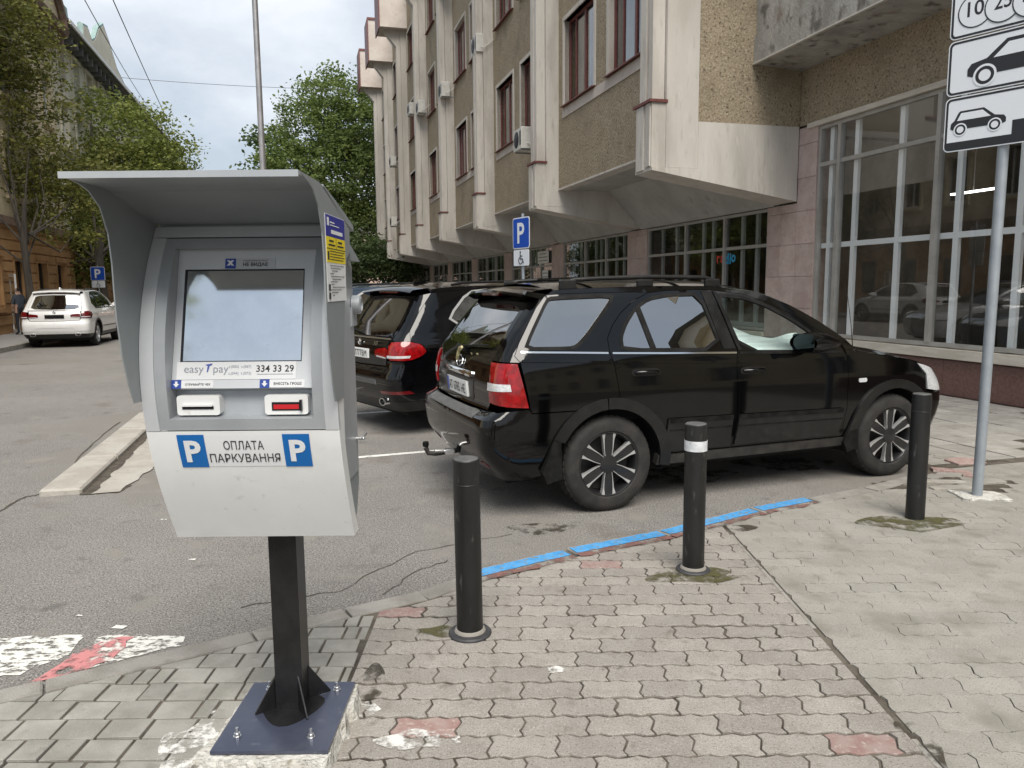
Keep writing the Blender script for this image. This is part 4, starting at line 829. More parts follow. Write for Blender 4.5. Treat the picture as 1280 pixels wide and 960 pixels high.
# flat inner panel: a chord behind the arc
def chord(z, d=0.0): return 2.497 + (z - 1.36) * .285 + d
b = Kb(); b.add([(-.238, chord(1.375), 1.375), (.238, chord(1.375), 1.375), (.238, chord(1.85), 1.85), (-.238, chord(1.85), 1.85)], [(0, 1, 2, 3)]); b.build('screen_panel', 'kiosk_light', ks)
b = Kb()
for sx in (-1, 1):
    zs = np.linspace(1.27, 1.85, 14); b.grid([[(sx * .2385, arcY(z) + .006, z) for z in zs], [(sx * .2385, max(chord(z), 2.545 if z < 1.375 else 0) + .02, z) for z in zs]])
b.add([(-.238, chord(1.375) - .001, 1.375), (.238, chord(1.375) - .001, 1.375), (.238, 2.545, 1.362), (-.238, 2.545, 1.362)], [(0, 1, 2, 3)])
b.add([(-.238, 2.545, 1.362), (.238, 2.545, 1.362), (.238, 2.535, 1.282), (-.238, 2.535, 1.282)], [(0, 1, 2, 3)])
b.add([(-.238, 2.535, 1.282), (.238, 2.535, 1.282), (.238, arcY(1.276) + .004, 1.276), (-.238, arcY(1.276) + .004, 1.276)], [(0, 1, 2, 3)])
b.add([(-.238, chord(1.85), 1.848), (.238, chord(1.85), 1.848), (.238, arcY(1.84) + .004, 1.84), (-.238, arcY(1.84) + .004, 1.84)], [(0, 1, 2, 3)]); b.build('recess', 'kiosk_grey', ks)
_ey = Vector((0, .285, 1)).normalized(); _en = Vector((0, -1, .285)).normalized()
def panel_quad(name, x0, x1, z0, z1, d, mat, parent=None):
    """thin raised plate on the inner panel"""
    b = Kb(); P = lambda x, z, e: tuple(Vector((x, chord(z), z)) + _en * e)
    vs = [P(x0, z0, d), P(x1, z0, d), P(x1, z1, d), P(x0, z1, d), P(x0, z0, .0002), P(x1, z0, .0002), P(x1, z1, .0002), P(x0, z1, .0002)]
    b.add(vs, [(0, 1, 2, 3), (0, 4, 5, 1), (1, 5, 6, 2), (2, 6, 7, 3), (3, 7, 4, 0)]); return b.build(name, mat, parent or ks)
def ptext(txt, x, z, d, mat, parent, **kw): return letter('lettering', txt, mat, parent, tuple(Vector((x, chord(z) - KY, z)) + _en * d), (1, 0, 0), tuple(_ey), **kw)
sb = panel_quad('screen_surround', -.213, .192, 1.462, 1.768, .002, 'bezel_black'); sc_ = panel_quad('screen', -.203, .190, 1.464, 1.762, .0035, 'screen')
st = panel_quad('brand_strip', -.222, .175, 1.404, 1.461, .002, 'label_white')
ptext('easy', -.165, 1.4305, .0032, 'grey_text', st, height=.026, bold=-.005); ptext('pay', -.075, 1.4305, .0032, 'grey_text', st, height=.026, bold=-.005)
b = Kb(); P = lambda x, z: tuple(Vector((x, chord(z), z)) + _en * .0032); b.add([P(-.128, 1.452), P(-.104, 1.456), P(-.106, 1.450), P(-.113, 1.448), P(-.118, 1.428), P(-.122, 1.428), P(-.120, 1.447)], [tuple(range(7))]); b.build('logo_mark', 'logo_blue', st)
ptext('t.(050)  t.(067)', -.012, 1.444, .0032, 'grey_text', st, width=.075); ptext('t.(044)  t.(073)', -.012, 1.422, .0032, 'grey_text', st, width=.075)
ptext('334 33 29', .105, 1.438, .0032, 'ink', st, width=.125, height=.023, bold=.012)
b = Kb(); b.add([P(.045, 1.4205), P(.165, 1.4205), P(.165, 1.419), P(.045, 1.419)], [(0, 1, 2, 3)]); b.build('print_line', 'grey_text', st)
la = panel_quad('notice_label', -.078, .092, 1.771, 1.804, .002, 'label_grey'); lq = panel_quad('blue_square', -.078, -.042, 1.771, 1.804, .003, 'label_blue', la); ptext('x', -.060, 1.789, .0038, 'label_white', lq, height=.019, bold=.06)
ptext('КУПЮРОПРИЙМАЧ РЕШТУ', .025, 1.797, .0028, 'ink', la, width=.085, bold=.01); ptext('НЕ ВИДАЄ', .025, 1.783, .0028, 'ink', la, width=.085, bold=.03)
def slot_label(x0, x1, txt):
    l_ = panel_quad('slot_label', x0, x1, 1.377, 1.402, .002, 'label_white'); q_ = panel_quad('blue_square', x0, x0 + .032, 1.375, 1.403, .003, 'label_blue', l_)
    b = Kb(); c = x0 + .016; P = lambda x, z: tuple(Vector((x, chord(z), z)) + _en * .0038)
    b.add([P(c - .004, 1.398), P(c + .004, 1.398), P(c + .004, 1.390), P(c + .010, 1.390), P(c, 1.379), P(c - .010, 1.390), P(c - .004, 1.390)], [(0, 1, 2, 3, 4, 5, 6)]); b.build('arrow', 'label_white', q_); ptext(txt, (x0 + .036 + x1) / 2, 1.389, .0028, 'ink', l_, width=(x1 - x0 - .036) * .82, bold=.02)
slot_label(-.237, -.098, 'ОТРИМАЙТЕ ЧЕК'); slot_label(.056, .205, 'ВНЕСІТЬ ГРОШІ')
def rrect(x0, x1, z0, z1, r, k=4):
    o = []
    for cx_, cz_, a0 in ((x1 - r, z1 - r, 0), (x0 + r, z1 - r, 90), (x0 + r, z0 + r, 180), (x1 - r, z0 + r, 270)):
        for j in range(k + 1): t = rad(a0 + 90 * j / k); o.append((cx_ + r * math.cos(t), cz_ + r * math.sin(t)))
    return o
def slot(x0, x1, red):
    b = Kb(); b.prism(rrect(x0, x1, 1.286, 1.352, .010), 2.500, 2.55, lambda a, c, h: (a, h, c)); s_ = b.build('slot_unit', 'kiosk_white', ks, 30)
    b = Kb()
    if red: b.box(x0 + .024, x1 - .020, 2.4975, 2.4995, 1.300, 1.328); b.build('note_slot', 'bezel_black', s_); Kb().box(x0 + .030, x1 - .030, 2.4955, 2.4973, 1.305, 1.320).build('slot_light', 'slot_red', s_); Kb().box(x1 - .026, x1 - .018, 2.488, 2.4994, 1.300, 1.336).build('slot_lip', 'bezel_black', s_)
    else: b.box(x0 + .018, x1 - .020, 2.4975, 2.4995, 1.306, 1.316); b.build('receipt_slot', 'bezel_black', s_); Kb().box(x0 + .02, x1 - .022, 2.490, 2.4996, 1.3165, 1.322).build('slot_lip', 'kiosk_white', s_)
slot(-.222, -.080, False); slot(.070, .214, True)
# lettering on the lower panel
_d = Vector((0, .07, -.194)).normalized()
def lowP(x, z, e=.0022):
    y = arcY(z) - .001; dy = (arcY(z + .01) - arcY(z - .01)) / .02; n_ = Vector((0, -1, dy)).normalized(); return Vector((x, y, z)) + n_ * e
def low_patch(name, x0, x1, z0, z1, mat, parent, e=.0022, skew=0.0):
    b = Kb(); zs = np.linspace(z0, z1, 8); b.grid([[tuple(lowP(x + skew * (z1 - z), z, e)) for z in zs] for x in np.linspace(x0, x1, 3)]); return b.build(name, mat, parent, 60)
def low_text(txt, x, z, mat, parent, width=None, height=None, bold=0.0, e=.0036):
    me = text_mesh(txt, width, height, 0, bold)
    for v in me.vertices: v.co = lowP(x + v.co.x, z + v.co.y, e) - Vector((0, KY, 0))
    return link('lettering', me, mat, parent)
bd = low_patch('pay_label', -.134, .128, 1.108, 1.222, 'label_white', ks, .0012)
low_text('ОПЛАТА', -.004, 1.186, 'ink', bd, width=.134, height=.032, bold=.004, e=.003); low_text('ПАРКУВАННЯ', -.005, 1.140, 'ink', bd, width=.236, height=.031, bold=.004, e=.003)
for x0 in (-.222, .128):
    p_ = low_patch('parking_badge', x0, x0 + .090, 1.106, 1.224, 'p_blue', ks); low_text('P', x0 + .047, 1.165, 'label_white', p_, height=.078, width=.054, bold=.035)
# side cheeks, rear cabinet
for sx in (-1, 1):
    b = Kb(); x0, x1 = sx * (HW - .0015), sx * (HW - .005); zs = np.linspace(.815, 1.914, 22)
    fr = [(x0, arcY(z) + .003, z) for z in zs]; bk = [(x0, max(arcY(z) + .07, 2.565 + (.06 if z < 1.0 else 0) * (1.0 - z) / .185), z) for z in zs]; b.grid([fr, bk]); b.grid([[(x1, p[1], p[2]) for p in fr], [(x1, p[1], p[2]) for p in bk]])
    b.grid([bk, [(x1, p[1], p[2]) for p in bk]]); b.grid([fr, [(x1, p[1], p[2]) for p in fr]])
    b.build('side_cheek', 'kiosk_white', ks, 30)
b = Kb(); cab = [(2.54, 1.90), (2.92, 1.80), (2.92, .96), (2.86, .84), (2.69, .83), (2.56, 1.06), (2.545, 1.27), (2.60, 1.36), (2.70, 1.86)]
cab = [(2.66, 1.90), (2.80, 1.90), (2.92, 1.78), (2.92, .95), (2.86, .835), (2.69, .83), (2.60, 1.02), (2.565, 1.16), (2.56, 1.40), (2.60, 1.60), (2.63, 1.80)]
b.prism(cab, -.288, .288, lambda a, c, h: (h, a, c)); cabo = b.build('cabinet', 'wing_grey', ks)
Kb().box(.289, .293, 2.66, 2.90, 1.0, 1.70).build('service_door', 'kiosk_grey', cabo)
b = Kb(); b.tube([(.293, 2.87, 1.13), (.325, 2.87, 1.13)], .007, 8); b.tube([(.318, 2.85, 1.13), (.318, 2.94, 1.135)], .005, 8); b.build('handle', 'steel', cabo)
b = Kb(); b.lathe([(.001, .0), (.035, 0), (.035, .03), (.024, .034), (.024, .026), (.001, .026)], 20, lambda x, y, z: (.295 + z, 2.88 + x, 1.64 + y)); b.box(.29, .30, 2.84, 2.93, 1.56, 1.63); b.build('lock', 'kiosk_grey', cabo, 30)
# hood: thin folded sheet, and wings running down the sides
T_ = .006
hp = [(2.105, 2.006), (2.30, 2.004), (2.372, 1.998), (2.648, 1.922)]
b = Kb(); b.prism(hp + [(y, z + .012) for y, z in hp[::-1]], -HW - .004, HW + .004, lambda a, c, h: (h, a, c)); hd = b.build('hood', 'wing_grey', ks)
b = Kb(); b.prism([(2.372, 2.004), (2.66, 1.93), (2.80, 1.905), (2.80, 1.925), (2.64, 1.962), (2.372, 2.016)], -HW - .004, HW + .004, lambda a, c, h: (h, a, c)); b.build('hood_rear', 'wing_grey', hd)
Kb().box(-HW - .003, HW + .003, 2.098, 2.1045, 2.001, 2.019).build('hood_lip', 'kiosk_grey', hd)
Kb().box(-HW + .002, HW - .002, 2.670, 2.676, 1.84, 1.935).build('hood_back', 'wing_grey', hd)
wing = [(2.10, 2.004), (2.235, 1.990), (2.30, 1.945), (2.335, 1.87), (2.345, 1.78), (2.345, 1.70), (2.348, 1.61), (2.365, 1.50), (2.39, 1.41), (2.415, 1.345), (2.50, 1.335), (2.505, 1.40), (2.53, 1.50), (2.585, 1.64), (2.64, 1.79), (2.69, 1.80), (2.70, 1.90), (2.66, 1.93), (2.372, 2.003)]
wing = [(2.13, 2.010), (2.20, 1.999), (2.245, 1.985), (2.30, 1.945), (2.335, 1.87), (2.345, 1.78), (2.345, 1.70), (2.348, 1.61), (2.365, 1.50), (2.39, 1.41), (2.420, 1.340), (2.545, 1.335), (2.56, 1.45), (2.60, 1.62), (2.655, 1.80), (2.72, 1.83), (2.72, 1.905), (2.655, 1.926), (2.372, 2.003)]
for sx in (-1, 1):
    b = Kb(); b.prism(wing, sx * (HW + .0012), sx * (HW + .0055), lambda a, c, h: (h, a, c)); w_ = b.build('wing', 'wing_grey', ks)
    if sx > 0:
        X_ = HW + .0062; ps = Kb().box(X_, X_ + .0012, 2.362, 2.628, 1.660, 1.930).build('poster', 'label_white', ks)
        X_ += .0016; Kb().box(X_, X_ + .0006, 2.364, 2.626, 1.862, 1.928).build('poster_header', 'poster_blue', ps); Kb().box(X_, X_ + .0006, 2.364, 2.626, 1.782, 1.861).build('poster_band', 'poster_yellow', ps)
        X_ += .0010
        for (y0, y1, z0, z1, mt) in [(2.38, 2.405, 1.895, 1.92, 'label_white'), (2.43, 2.59, 1.872, 1.884, 'label_white'), (2.42, 2.48, 1.905, 1.909, 'label_white'), (2.42, 2.54, 1.897, 1.900, 'label_white'), (2.37, 2.62, 1.824, 1.8265, 'ink'), (2.492, 2.4945, 1.827, 1.86, 'ink'), (2.40, 2.46, 1.846, 1.852, 'ink'), (2.39, 2.48, 1.834, 1.839, 'ink'), (2.52, 2.58, 1.846, 1.852, 'ink'), (2.51, 2.60, 1.834, 1.839, 'ink'), (2.375, 2.395, 1.79, 1.816, 'ink')] + \
                [(2.405, 2.61 - .02 * (i % 2), 1.816 - .0085 * i, 1.8185 - .0085 * i, 'ink') for i in range(4)] + [(2.40 + .012 * (i % 3), 2.60 - .05 * (i % 4), 1.772 - .0085 * i, 1.7738 - .0085 * i, 'ink') for i in range(12)] + [(2.376, 2.398, 1.668, 1.688, 'ink'), (2.376, 2.398, 1.694, 1.714, 'ink')]:
            Kb().box(X_, X_ + .0004, y0, y1, z0, z1).build('print_line', mt, ps)
# triangular sun shield bracket behind
b = Kb(); b.prism([(2.72, 1.86), (2.90, 1.80), (2.74, 1.80)], HW - .02, HW + .004, lambda a, c, h: (h, a, c)); b.build('rear_bracket', 'wing_grey', ks)
# post, gussets, base plate, bolts
PX = .027
MB().box(PX - .052, PX + .052, -.052, .052, .092, .95).build('post', 'black_paint', ks)
bp = MB().box(-.180, .236, -.315, .155, .080, .092).build('base_plate', 'plate_blue', ks)
for (ax, ay) in ((1, 0), (-1, 0), (0, 1), (0, -1)):
    b = MB(); q = [(.0521, .0925), (.150, .0925), (.150, .098), (.0521, .230)]
    ca_, sa_ = math.cos(rad(35)), math.sin(rad(35)); b.prism([(max(a, .062), c) for a, c in q], -.003, .003, lambda a, c, h, ax=ax, ay=ay: (PX + (ax * a - ay * h) * ca_ - (ay * a + ax * h) * sa_, (ax * a - ay * h) * sa_ + (ay * a + ax * h) * ca_, c))
    b.build('gusset', 'black_paint', ks)
b = MB(); b.prism([(.10 * math.cos(t) * 1.15 * (1 + .12 * math.sin(3 * t)), -.03 + .125 * math.sin(t) * (1 + .1 * math.cos(4 * t))) for t in np.linspace(0, 6.28, 28)[:-1]], .0921, .0932); b.build('weld_paint', 'black_paint', bp, loc=(PX, 0, 0))
for (x, y) in ((-.115, -.225), (.155, -.235), (.175, .09), (-.10, .10)):
    b = MB((0, 0, 0)); b.lathe([(.015, .0925), (.015, .096), (.0115, .0962), (.0115, .106), (.006, .107), (.006, .126), (.0005, .127)], 8, lambda a, c, h, x=x, y=y: (x + a, y + c, h)); b.build('bolt', 'steel', bp, 30)
# concrete pad under the plate
pd = MB(); RPd = random.Random(9); ol = rag([(-.235, -.345), (.245, -.365), (.262, .175), (-.18, .185)], .014, .04, RPd); n_ = len(ol)
vs = [(x * 1.06, y * 1.05, .0) for x, y in ol] + [(x + RPd.uniform(-.008, .008), y + RPd.uniform(-.008, .008), .045) for x, y in ol] + [(x * .97, y * .97, .0775 + RPd.uniform(-.006, .001)) for x, y in ol]
pd.add(vs, [(i, (i + 1) % n_, n_ + (i + 1) % n_, n_ + i) for i in range(n_)] + [(n_ + i, n_ + (i + 1) % n_, 2 * n_ + (i + 1) % n_, 2 * n_ + i) for i in range(n_)] + [tuple(range(2 * n_, 3 * n_))]); pd.build('concrete_pad', 'crumbly_concrete', ks, 20)
spl = [( -.31 + .10 * math.cos(t) * (1 + .4 * math.sin(3 * t)), -.22 + .22 * math.sin(t) * (1 + .3 * math.sin(5 * t))) for t in np.linspace(0, 6.28, 34)[:-1]]
MB().add([(x, y, .0285) for x, y in spl], [tuple(range(len(spl)))]).build('spilled_mortar', 'lime', ks)

# ------------------------------------------------------------------ bollards
M('bollard_black', (0.006, 0.006, 0.006), .45, col2=(0.011, 0.011, 0.011), vscale=9, bump=.12, bscale=70, coordscale=(1, 1, .3), spots=[(30, .64, .74, (.05, .048, .045))]); M('band_white', (0.62, 0.64, 0.66), .5, col2=(.50, .52, .54), vscale=25, spots=[(60, .6, .7, (.35, .35, .36))])
M('flange', (0.03, 0.03, 0.033), .6, col2=(.05, .05, .052), vscale=12); M('cap_grey', (0.07, 0.07, 0.07), .55, col2=(.10, .10, .098), vscale=14)
def bollard(x, y, h, label, band=False, lean=(0, 0), flange_r=.105, scuff=.79):
    r = empty('bollard', (x, y, .022)); r.rotation_euler = (lean[0], lean[1], random.Random(x).uniform(0, 3)); tag(r, label, 'bollard', 'black bollards along the pavement edge')
    R_ = .0635
    MB().lathe([(R_, 0), (R_, h * .86), (R_ + .0015, h * .862), (R_ + .0015, h * .866), (R_, h * .868), (R_, h - .004), (R_ - .004, h)], 36).build('tube', 'bollard_black', r, 35)
    MB().lathe([(R_ - .004, h), (R_ - .006, h + .003), (.0005, h + .005)], 36).build('cap', 'cap_grey', r, 35)
    if flange_r: MB().lathe([(flange_r, -.012), (flange_r, .010), (flange_r - .006, .016), (R_ + .001, .018)], 36).build('flange', 'flange', r, 35)
    if flange_r: MB().lathe([(R_ + .013, .019), (R_ + .009, .030), (R_ + .0005, .034)], 30).build('weld', 'kerbstone', r, 50)
    if band: MB().lathe([(R_ + .0008, h - .155), (R_ + .0022, h - .155), (R_ + .0022, h - .095), (R_ + .0008, h - .095)], 36).build('reflective_band', 'band_white', r, 35)
    return r
bollard(-.215, 3.53, .875, 'black steel bollard without band, standing behind the tow hitch of the black car', lean=(rad(.4), rad(-.5)))
bollard(1.065, 4.335, .885, 'black steel bollard with a white reflective band', band=True, flange_r=.10)
bollard(2.895, 5.31, .905, 'black steel bollard in a mossy patch beside the grey sign post', lean=(0, rad(.6)), flange_r=.0)
# round navy flange of a further bollard at the corner of the blocks
fb = empty('ground_anchor', (-1.985, 2.50, .022)); tag(fb, 'round navy steel anchor plate set into the rectangular paving blocks', 'anchor')
MB().lathe([(.115, -.012), (.115, .018), (.105, .026), (.068, .027), (.066, .05), (.052, .052), (.050, .03), (.0005, .03)], 32).build('plate', 'plate_blue', fb, 35); MB().lathe([(.128, -.012), (.122, .008), (.1152, .012)], 30).build('mortar_ring', 'crumbly_concrete', fb, 50)

# ------------------------------------------------------------------ sign post with three stacked plates
M('sign_white', (0.70, 0.73, 0.77), .35); M('sign_black', (0.015, 0.015, 0.018), .45); M('sign_back', (.35, .36, .37), .5, metal=.5); M('sign_blue', (0.008, 0.07, 0.42), .4); M('post_grey', (0.27, 0.30, 0.33), .5, metal=.3, col2=(.31, .34, .37), vscale=6, bump=.05, bscale=60)
sp = empty('sign_post', (3.665, 5.84, .02)); tag(sp, 'grey post carrying three stacked black and white parking plates', 'road sign')
MB().tube([(0, 0, 0), (.01, .0, 1.6), (.02, 0, 4.4)], .038, 20).build('post', 'post_grey', sp, 50)
b = MB(); stone(b, rag([(-.17, -.10), (.20, -.13), (.22, .12), (-.14, .15)], .02, .06, random.Random(2)), -.01, .022, .01); b.build('footing', 'crumbly_concrete', sp)
th = math.atan2(.80, -.60); SE = Vector((-.60, .80, 0)) * -1; SN = Vector((-.80, -.60, 0))        # plate runs right-and-near, faces left-and-near
SE = SE.normalized()
def sign_plate(zc, idx):
    """0.9 x 0.45 plate"""
    org = Vector((.01, 0, zc)) + SN * .045; Wd, Hd = .405, .2025; mp_ = lambda x, z, d: tuple(org + SE * x + Vector((0, 0, z)) + SN * d)
    b = MB(); b.prism(rrect(-Wd, Wd, -Hd, Hd, .04, 5), 0, .004, mp_); p = b.build('plate', 'sign_white', sp)
    ring_o, ring_i = rrect(-Wd + .008, Wd - .008, -Hd + .008, Hd - .008, .035, 5), rrect(-Wd + .024, Wd - .024, -Hd + .024, Hd - .024, .025, 5)
    b = MB(); n_ = len(ring_o); b.add([mp_(*q, .0055) for q in ring_o] + [mp_(*q, .0055) for q in ring_i], [(i, (i + 1) % n_, n_ + (i + 1) % n_, n_ + i) for i in range(n_)]); b.build('border', 'sign_black', p)
    def poly(pts, mat, d=.006, nm='symbol'): b = MB(); b.add([mp_(x, z, d) for x, z in pts], [tuple(range(len(pts)))]); return b.build(nm, mat, p)
    def ring(x, z, r0, r1, mat='sign_black', d=.0062, nm='wheel_symbol'):
        b = MB(); k = 32; b.add([mp_(x + r * math.cos(2 * math.pi * j / k), z + r * math.sin(2 * math.pi * j / k), d) for r in (r0, r1) for j in range(k)], [(j, (j + 1) % k, k + (j + 1) % k, k + j) for j in range(k)]); b.build(nm, mat, p)
    def disc(x, z, r, mat, d, nm='wheel_symbol'): poly([(x + r * math.cos(t), z + r * math.sin(t)) for t in np.linspace(0, 2 * math.pi, 33)[:-1]], mat, d, nm)
    def car(ox, oz, s, flip=1):
        ox, oz, s = ox * .9, oz * .9, s * .9
        T = lambda pts: [(ox + flip * s * x, oz + s * z) for x, z in pts]
        poly(T([(-1.0, -.18), (-.98, .02), (-.86, .12), (-.72, .40), (-.66, .46), (.20, .46), (.60, .12), (.92, .06), (1.0, -.05), (1.0, -.20), (.90, -.24), (-.9, -.24)]), 'sign_black')
        poly(T([(-.76, .10), (-.62, .38), (.16, .38), (.46, .10)]), 'sign_white', .0068, 'window_symbol')
        for wx in (-.62, .62): disc(ox + flip * s * wx, oz - s * .25, s * .25, 'sign_white', .0074); ring(ox + flip * s * wx, oz - s * .25, s * .20, s * .13, d=.0080)
    if idx == 0:
        poly([(-Wd + .012, -Hd + .02), (Wd - .012, -Hd + .02), (Wd - .012, -Hd + .17), (.07, -Hd + .17), (.07, -Hd + .07), (-Wd + .012, -Hd + .07)], 'sign_black', .0058, 'kerb_symbol')
        car(-.185, .005, .215)
    elif idx == 1: car(.07, -.01, .36, -1)
    else:
        for j, (cx_, t_) in enumerate(((-.230, '10'), (-.045, '25'), (.140, '50'))):
            disc(cx_, -.02 - .012 * j, .125, 'sign_white', .0062 + .0016 * j, 'coin_symbol'); ring(cx_, -.02 - .012 * j, .125, .116, d=.0066 + .0016 * j, nm='coin_symbol')
            letter('lettering', t_, 'sign_black', p, mp_(cx_, -.005, .0070 + .0016 * j), tuple(SE), (0, 0, 1), height=.11, width=.115, bold=.012)
    for z in (-.1, .1): MB().tube([mp_(-.05, z, -.09), mp_(-.05, z, -.002)], .008, 6).build('clamp', 'sign_back', p)
for i, zc in enumerate((2.895, 3.312, 3.729)): sign_plate(zc, i)

# ------------------------------------------------------------------ blue parking signs
def p_sign(loc, rz, zc, s, label, dx=0):
    r = empty('parking_sign', loc, rz); tag(r, label, 'road sign')
    MB().tube([(0, .03, 0), (0, .03, zc + s * .62)], .03, 12).build('post', 'post_grey', r, 50)
    b = MB(); b.prism(rrect(-s / 2, s / 2, zc - s / 2, zc + s / 2, .05), -.012, -.006, lambda a, c, h: (a, h, c)); bl = b.build('blue_plate', 'sign_white', r)
    b = MB(); b.prism(rrect(-s / 2 + .02, s / 2 - .02, zc - s / 2 + .02, zc + s / 2 - .02, .04), -.0155, -.0125, lambda a, c, h: (a, h, c)); b.build('blue_face', 'sign_blue', bl)
    letter('lettering', 'P', 'sign_white', bl, (0, -.0185, zc), (1, 0, 0), (0, 0, 1), height=s * .66, width=s * .42, bold=.02)
    z2 = zc - s / 2 - .17; b = MB(); b.prism(rrect(-s * .46, s * .46, z2 - .15, z2 + .15, .03), -.012, -.006, lambda a, c, h: (a, h, c)); wp = b.build('white_plate', 'sign_white', r)
    b = MB(); c = [(.012 * math.cos(t) * 2 - .03, z2 + .10 + .024 * math.sin(t)) for t in np.linspace(0, 6.28, 13)[:-1]]; b.add([(x, -.0145, z) for x, z in c], [tuple(range(12))])
    b.tube([(-.03, -.014, z2 + .07), (-.03, -.014, z2 - .02), (.05, -.014, z2 - .02), (.08, -.014, z2 - .10)], .012, 6); b.tube([(-.03, -.014, z2 + .04), (.04, -.014, z2 + .03)], .009, 6)
    b.tube([(-.02 + .065 * math.cos(t), -.014, z2 - .05 + .065 * math.sin(t)) for t in np.linspace(2.2, 6.0, 12)], .009, 6); b.build('wheelchair_symbol', 'sign_black', wp)
p_sign((.205, 14.55, .03), rad(-58), 2.68, .58, 'blue parking sign with wheelchair plate in front of the office block')
gl = BW(-8.75, 39.0); p_sign((gl.x, gl.y, .13), rad(8), 2.35, .62, 'blue parking sign with wheelchair plate behind the white car')
# ------------------------------------------------------------------ cars
def paint(name, col, col2, dirt=None):
    return M(name, col, .07 if col[0] < .1 else .3, col2=col2, vscale=3, coat=0.0 if col[0] < .1 else 1.0, spec=.5, spots=dirt)
paint('paint_black', (0.0012, 0.0012, 0.0014), (0.002, 0.002, 0.0022))
paint('paint_black2', (0.0015, 0.0015, 0.002), (0.0025, 0.0026, 0.0032)); paint('paint_white', (0.66, 0.66, 0.65), (0.70, 0.70, 0.69)); paint('paint_blue', (0.035, 0.05, 0.075), (0.045, 0.06, 0.085)); paint('paint_silver', (.36, .37, .38), (.40, .41, .42))
M('trim_black', (0.006, 0.006, 0.006), .38, col2=(0.010, 0.010, 0.010), vscale=8, spots=[(16, .60, .85, (.025, .023, .021))]); M('trim_matte', (0.006, 0.006, 0.006), .5, spec=.12, col2=(.013, .013, .0125), vscale=10, bump=.2, bscale=300)
M('trim_dirty', (0.018, 0.017, 0.016), .6, col2=(.05, .046, .040), vscale=7, vlo=.42, vhi=.72); M('bumper_step', (0.07, 0.07, 0.07), .7, col2=(.11, .11, .108), vscale=30, bump=.3, bscale=400)
M('chrome', (0.75, 0.76, 0.77), .12, metal=1.0); M('rubber', (0.013, 0.0125, 0.012), .8, col2=(.026, .024, .022), vscale=9, bump=.15, bscale=60); M('wheel_black', (0.012, 0.012, 0.013), .35, coat=.3); M('machined', (0.55, 0.55, 0.55), .32, metal=.6); M('wheel_silver', (.50, .51, .52), .3, metal=.8)
M('lens_red', (0.17, 0.003, 0.004), .10, col2=(.30, .005, .007), vscale=22, coat=.4); M('lens_dark_red', (0.11, 0.003, 0.005), .12, coat=1.0); M('lens_clear', (0.62, 0.63, 0.64), .12, col2=(.45, .46, .47), vscale=60, coat=1.0); M('plate_white', (.70, .71, .70), .45); M('underbody', (0.008, 0.008, 0.008), .95); M('cabin', (0.012, 0.012, 0.013), .9); M('sunshade', (0.82, 0.85, 0.84), .6, col2=(.62, .66, .66), vscale=5, coordscale=(.5, .5, 6)); M('mirror_dark', (.035, .042, .046), .05, metal=1.0); M('brass', (.45, .40, .22), .4, metal=.6)
glass('tint_glass', (0.05, 0.055, 0.055), 4.6); glass('clear_glass', (0.80, 0.88, 0.86), 1.55)
glass('smoke_glass', (0.10, 0.11, 0.11), 1.7)

def curve(pts, n=160):
    """smooth monotone-ish interpolation table through (t, v)"""
    t = np.array([p[0] for p in pts], float); v = np.array([p[1] for p in pts], float); d = np.diff(v) / np.diff(t); m = np.zeros(len(t)); m[0], m[-1] = d[0], d[-1]
    for i in range(1, len(t) - 1): m[i] = 0 if d[i - 1] * d[i] <= 0 else 2 * d[i - 1] * d[i] / (d[i - 1] + d[i])
    T = np.linspace(t[0], t[-1], n); idx = np.clip(np.searchsorted(t, T, side='right') - 1, 0, len(t) - 2); h = t[idx + 1] - t[idx]; s = (T - t[idx]) / h
    Vv = (2 * s ** 3 - 3 * s ** 2 + 1) * v[idx] + (s ** 3 - 2 * s ** 2 + s) * h * m[idx] + (-2 * s ** 3 + 3 * s ** 2) * v[idx + 1] + (s ** 3 - s ** 2) * h * m[idx + 1]
    return lambda x: float(np.interp(x, T, Vv))
def arcpts(cx_, cz_, r, a0, a1, k=14): return [(cx_ + r * math.cos(rad(a0 + (a1 - a0) * j / k)), cz_ + r * math.sin(rad(a0 + (a1 - a0) * j / k))) for j in range(k + 1)]
def smooth_poly(pts, it=1, keep=()):
    """Chaikin corner cutting"""
    for _ in range(it):
        o = []; n = len(pts)
        for i in range(n):
            a, b = pts[i], pts[(i + 1) % n]; o += [(a[0] * .82 + b[0] * .18, a[1] * .82 + b[1] * .18), (a[0] * .18 + b[0] * .82, a[1] * .18 + b[1] * .82)]
        pts = o
    return pts
def densify(poly, step):
    o = []; n = len(poly)
    for i in range(n):
        a, b = poly[i], poly[(i + 1) % n]; k = max(1, int(math.hypot(b[0] - a[0], b[1] - a[1]) / step))
        o += [(a[0] + (b[0] - a[0]) * j / k, a[1] + (b[1] - a[1]) * j / k) for j in range(k)]
    return o
def inset(poly, g):
    s = sum(poly[i][0] * poly[(i + 1) % len(poly)][1] - poly[(i + 1) % len(poly)][0] * poly[i][1] for i in range(len(poly)))
    if s < 0: poly = poly[::-1]
    if not g: return list(poly)
    o = []; n = len(poly)
    for i in range(n):
        a, b, c = Vector(poly[i - 1]), Vector(poly[i]), Vector(poly[(i + 1) % n]); d1 = (b - a).normalized() if (b - a).length > 1e-7 else Vector((1, 0)); d2 = (c - b).normalized() if (c - b).length > 1e-7 else d1
        nn = Vector((-d1.y, d1.x)) + Vector((-d2.y, d2.x)); l = nn.length
        nn = nn / l if l > 1e-5 else Vector((-d1.y, d1.x)); k = g / max(.5, nn.dot(Vector((-d1.y, d1.x)))); o.append(tuple(b + nn * k))
    return o
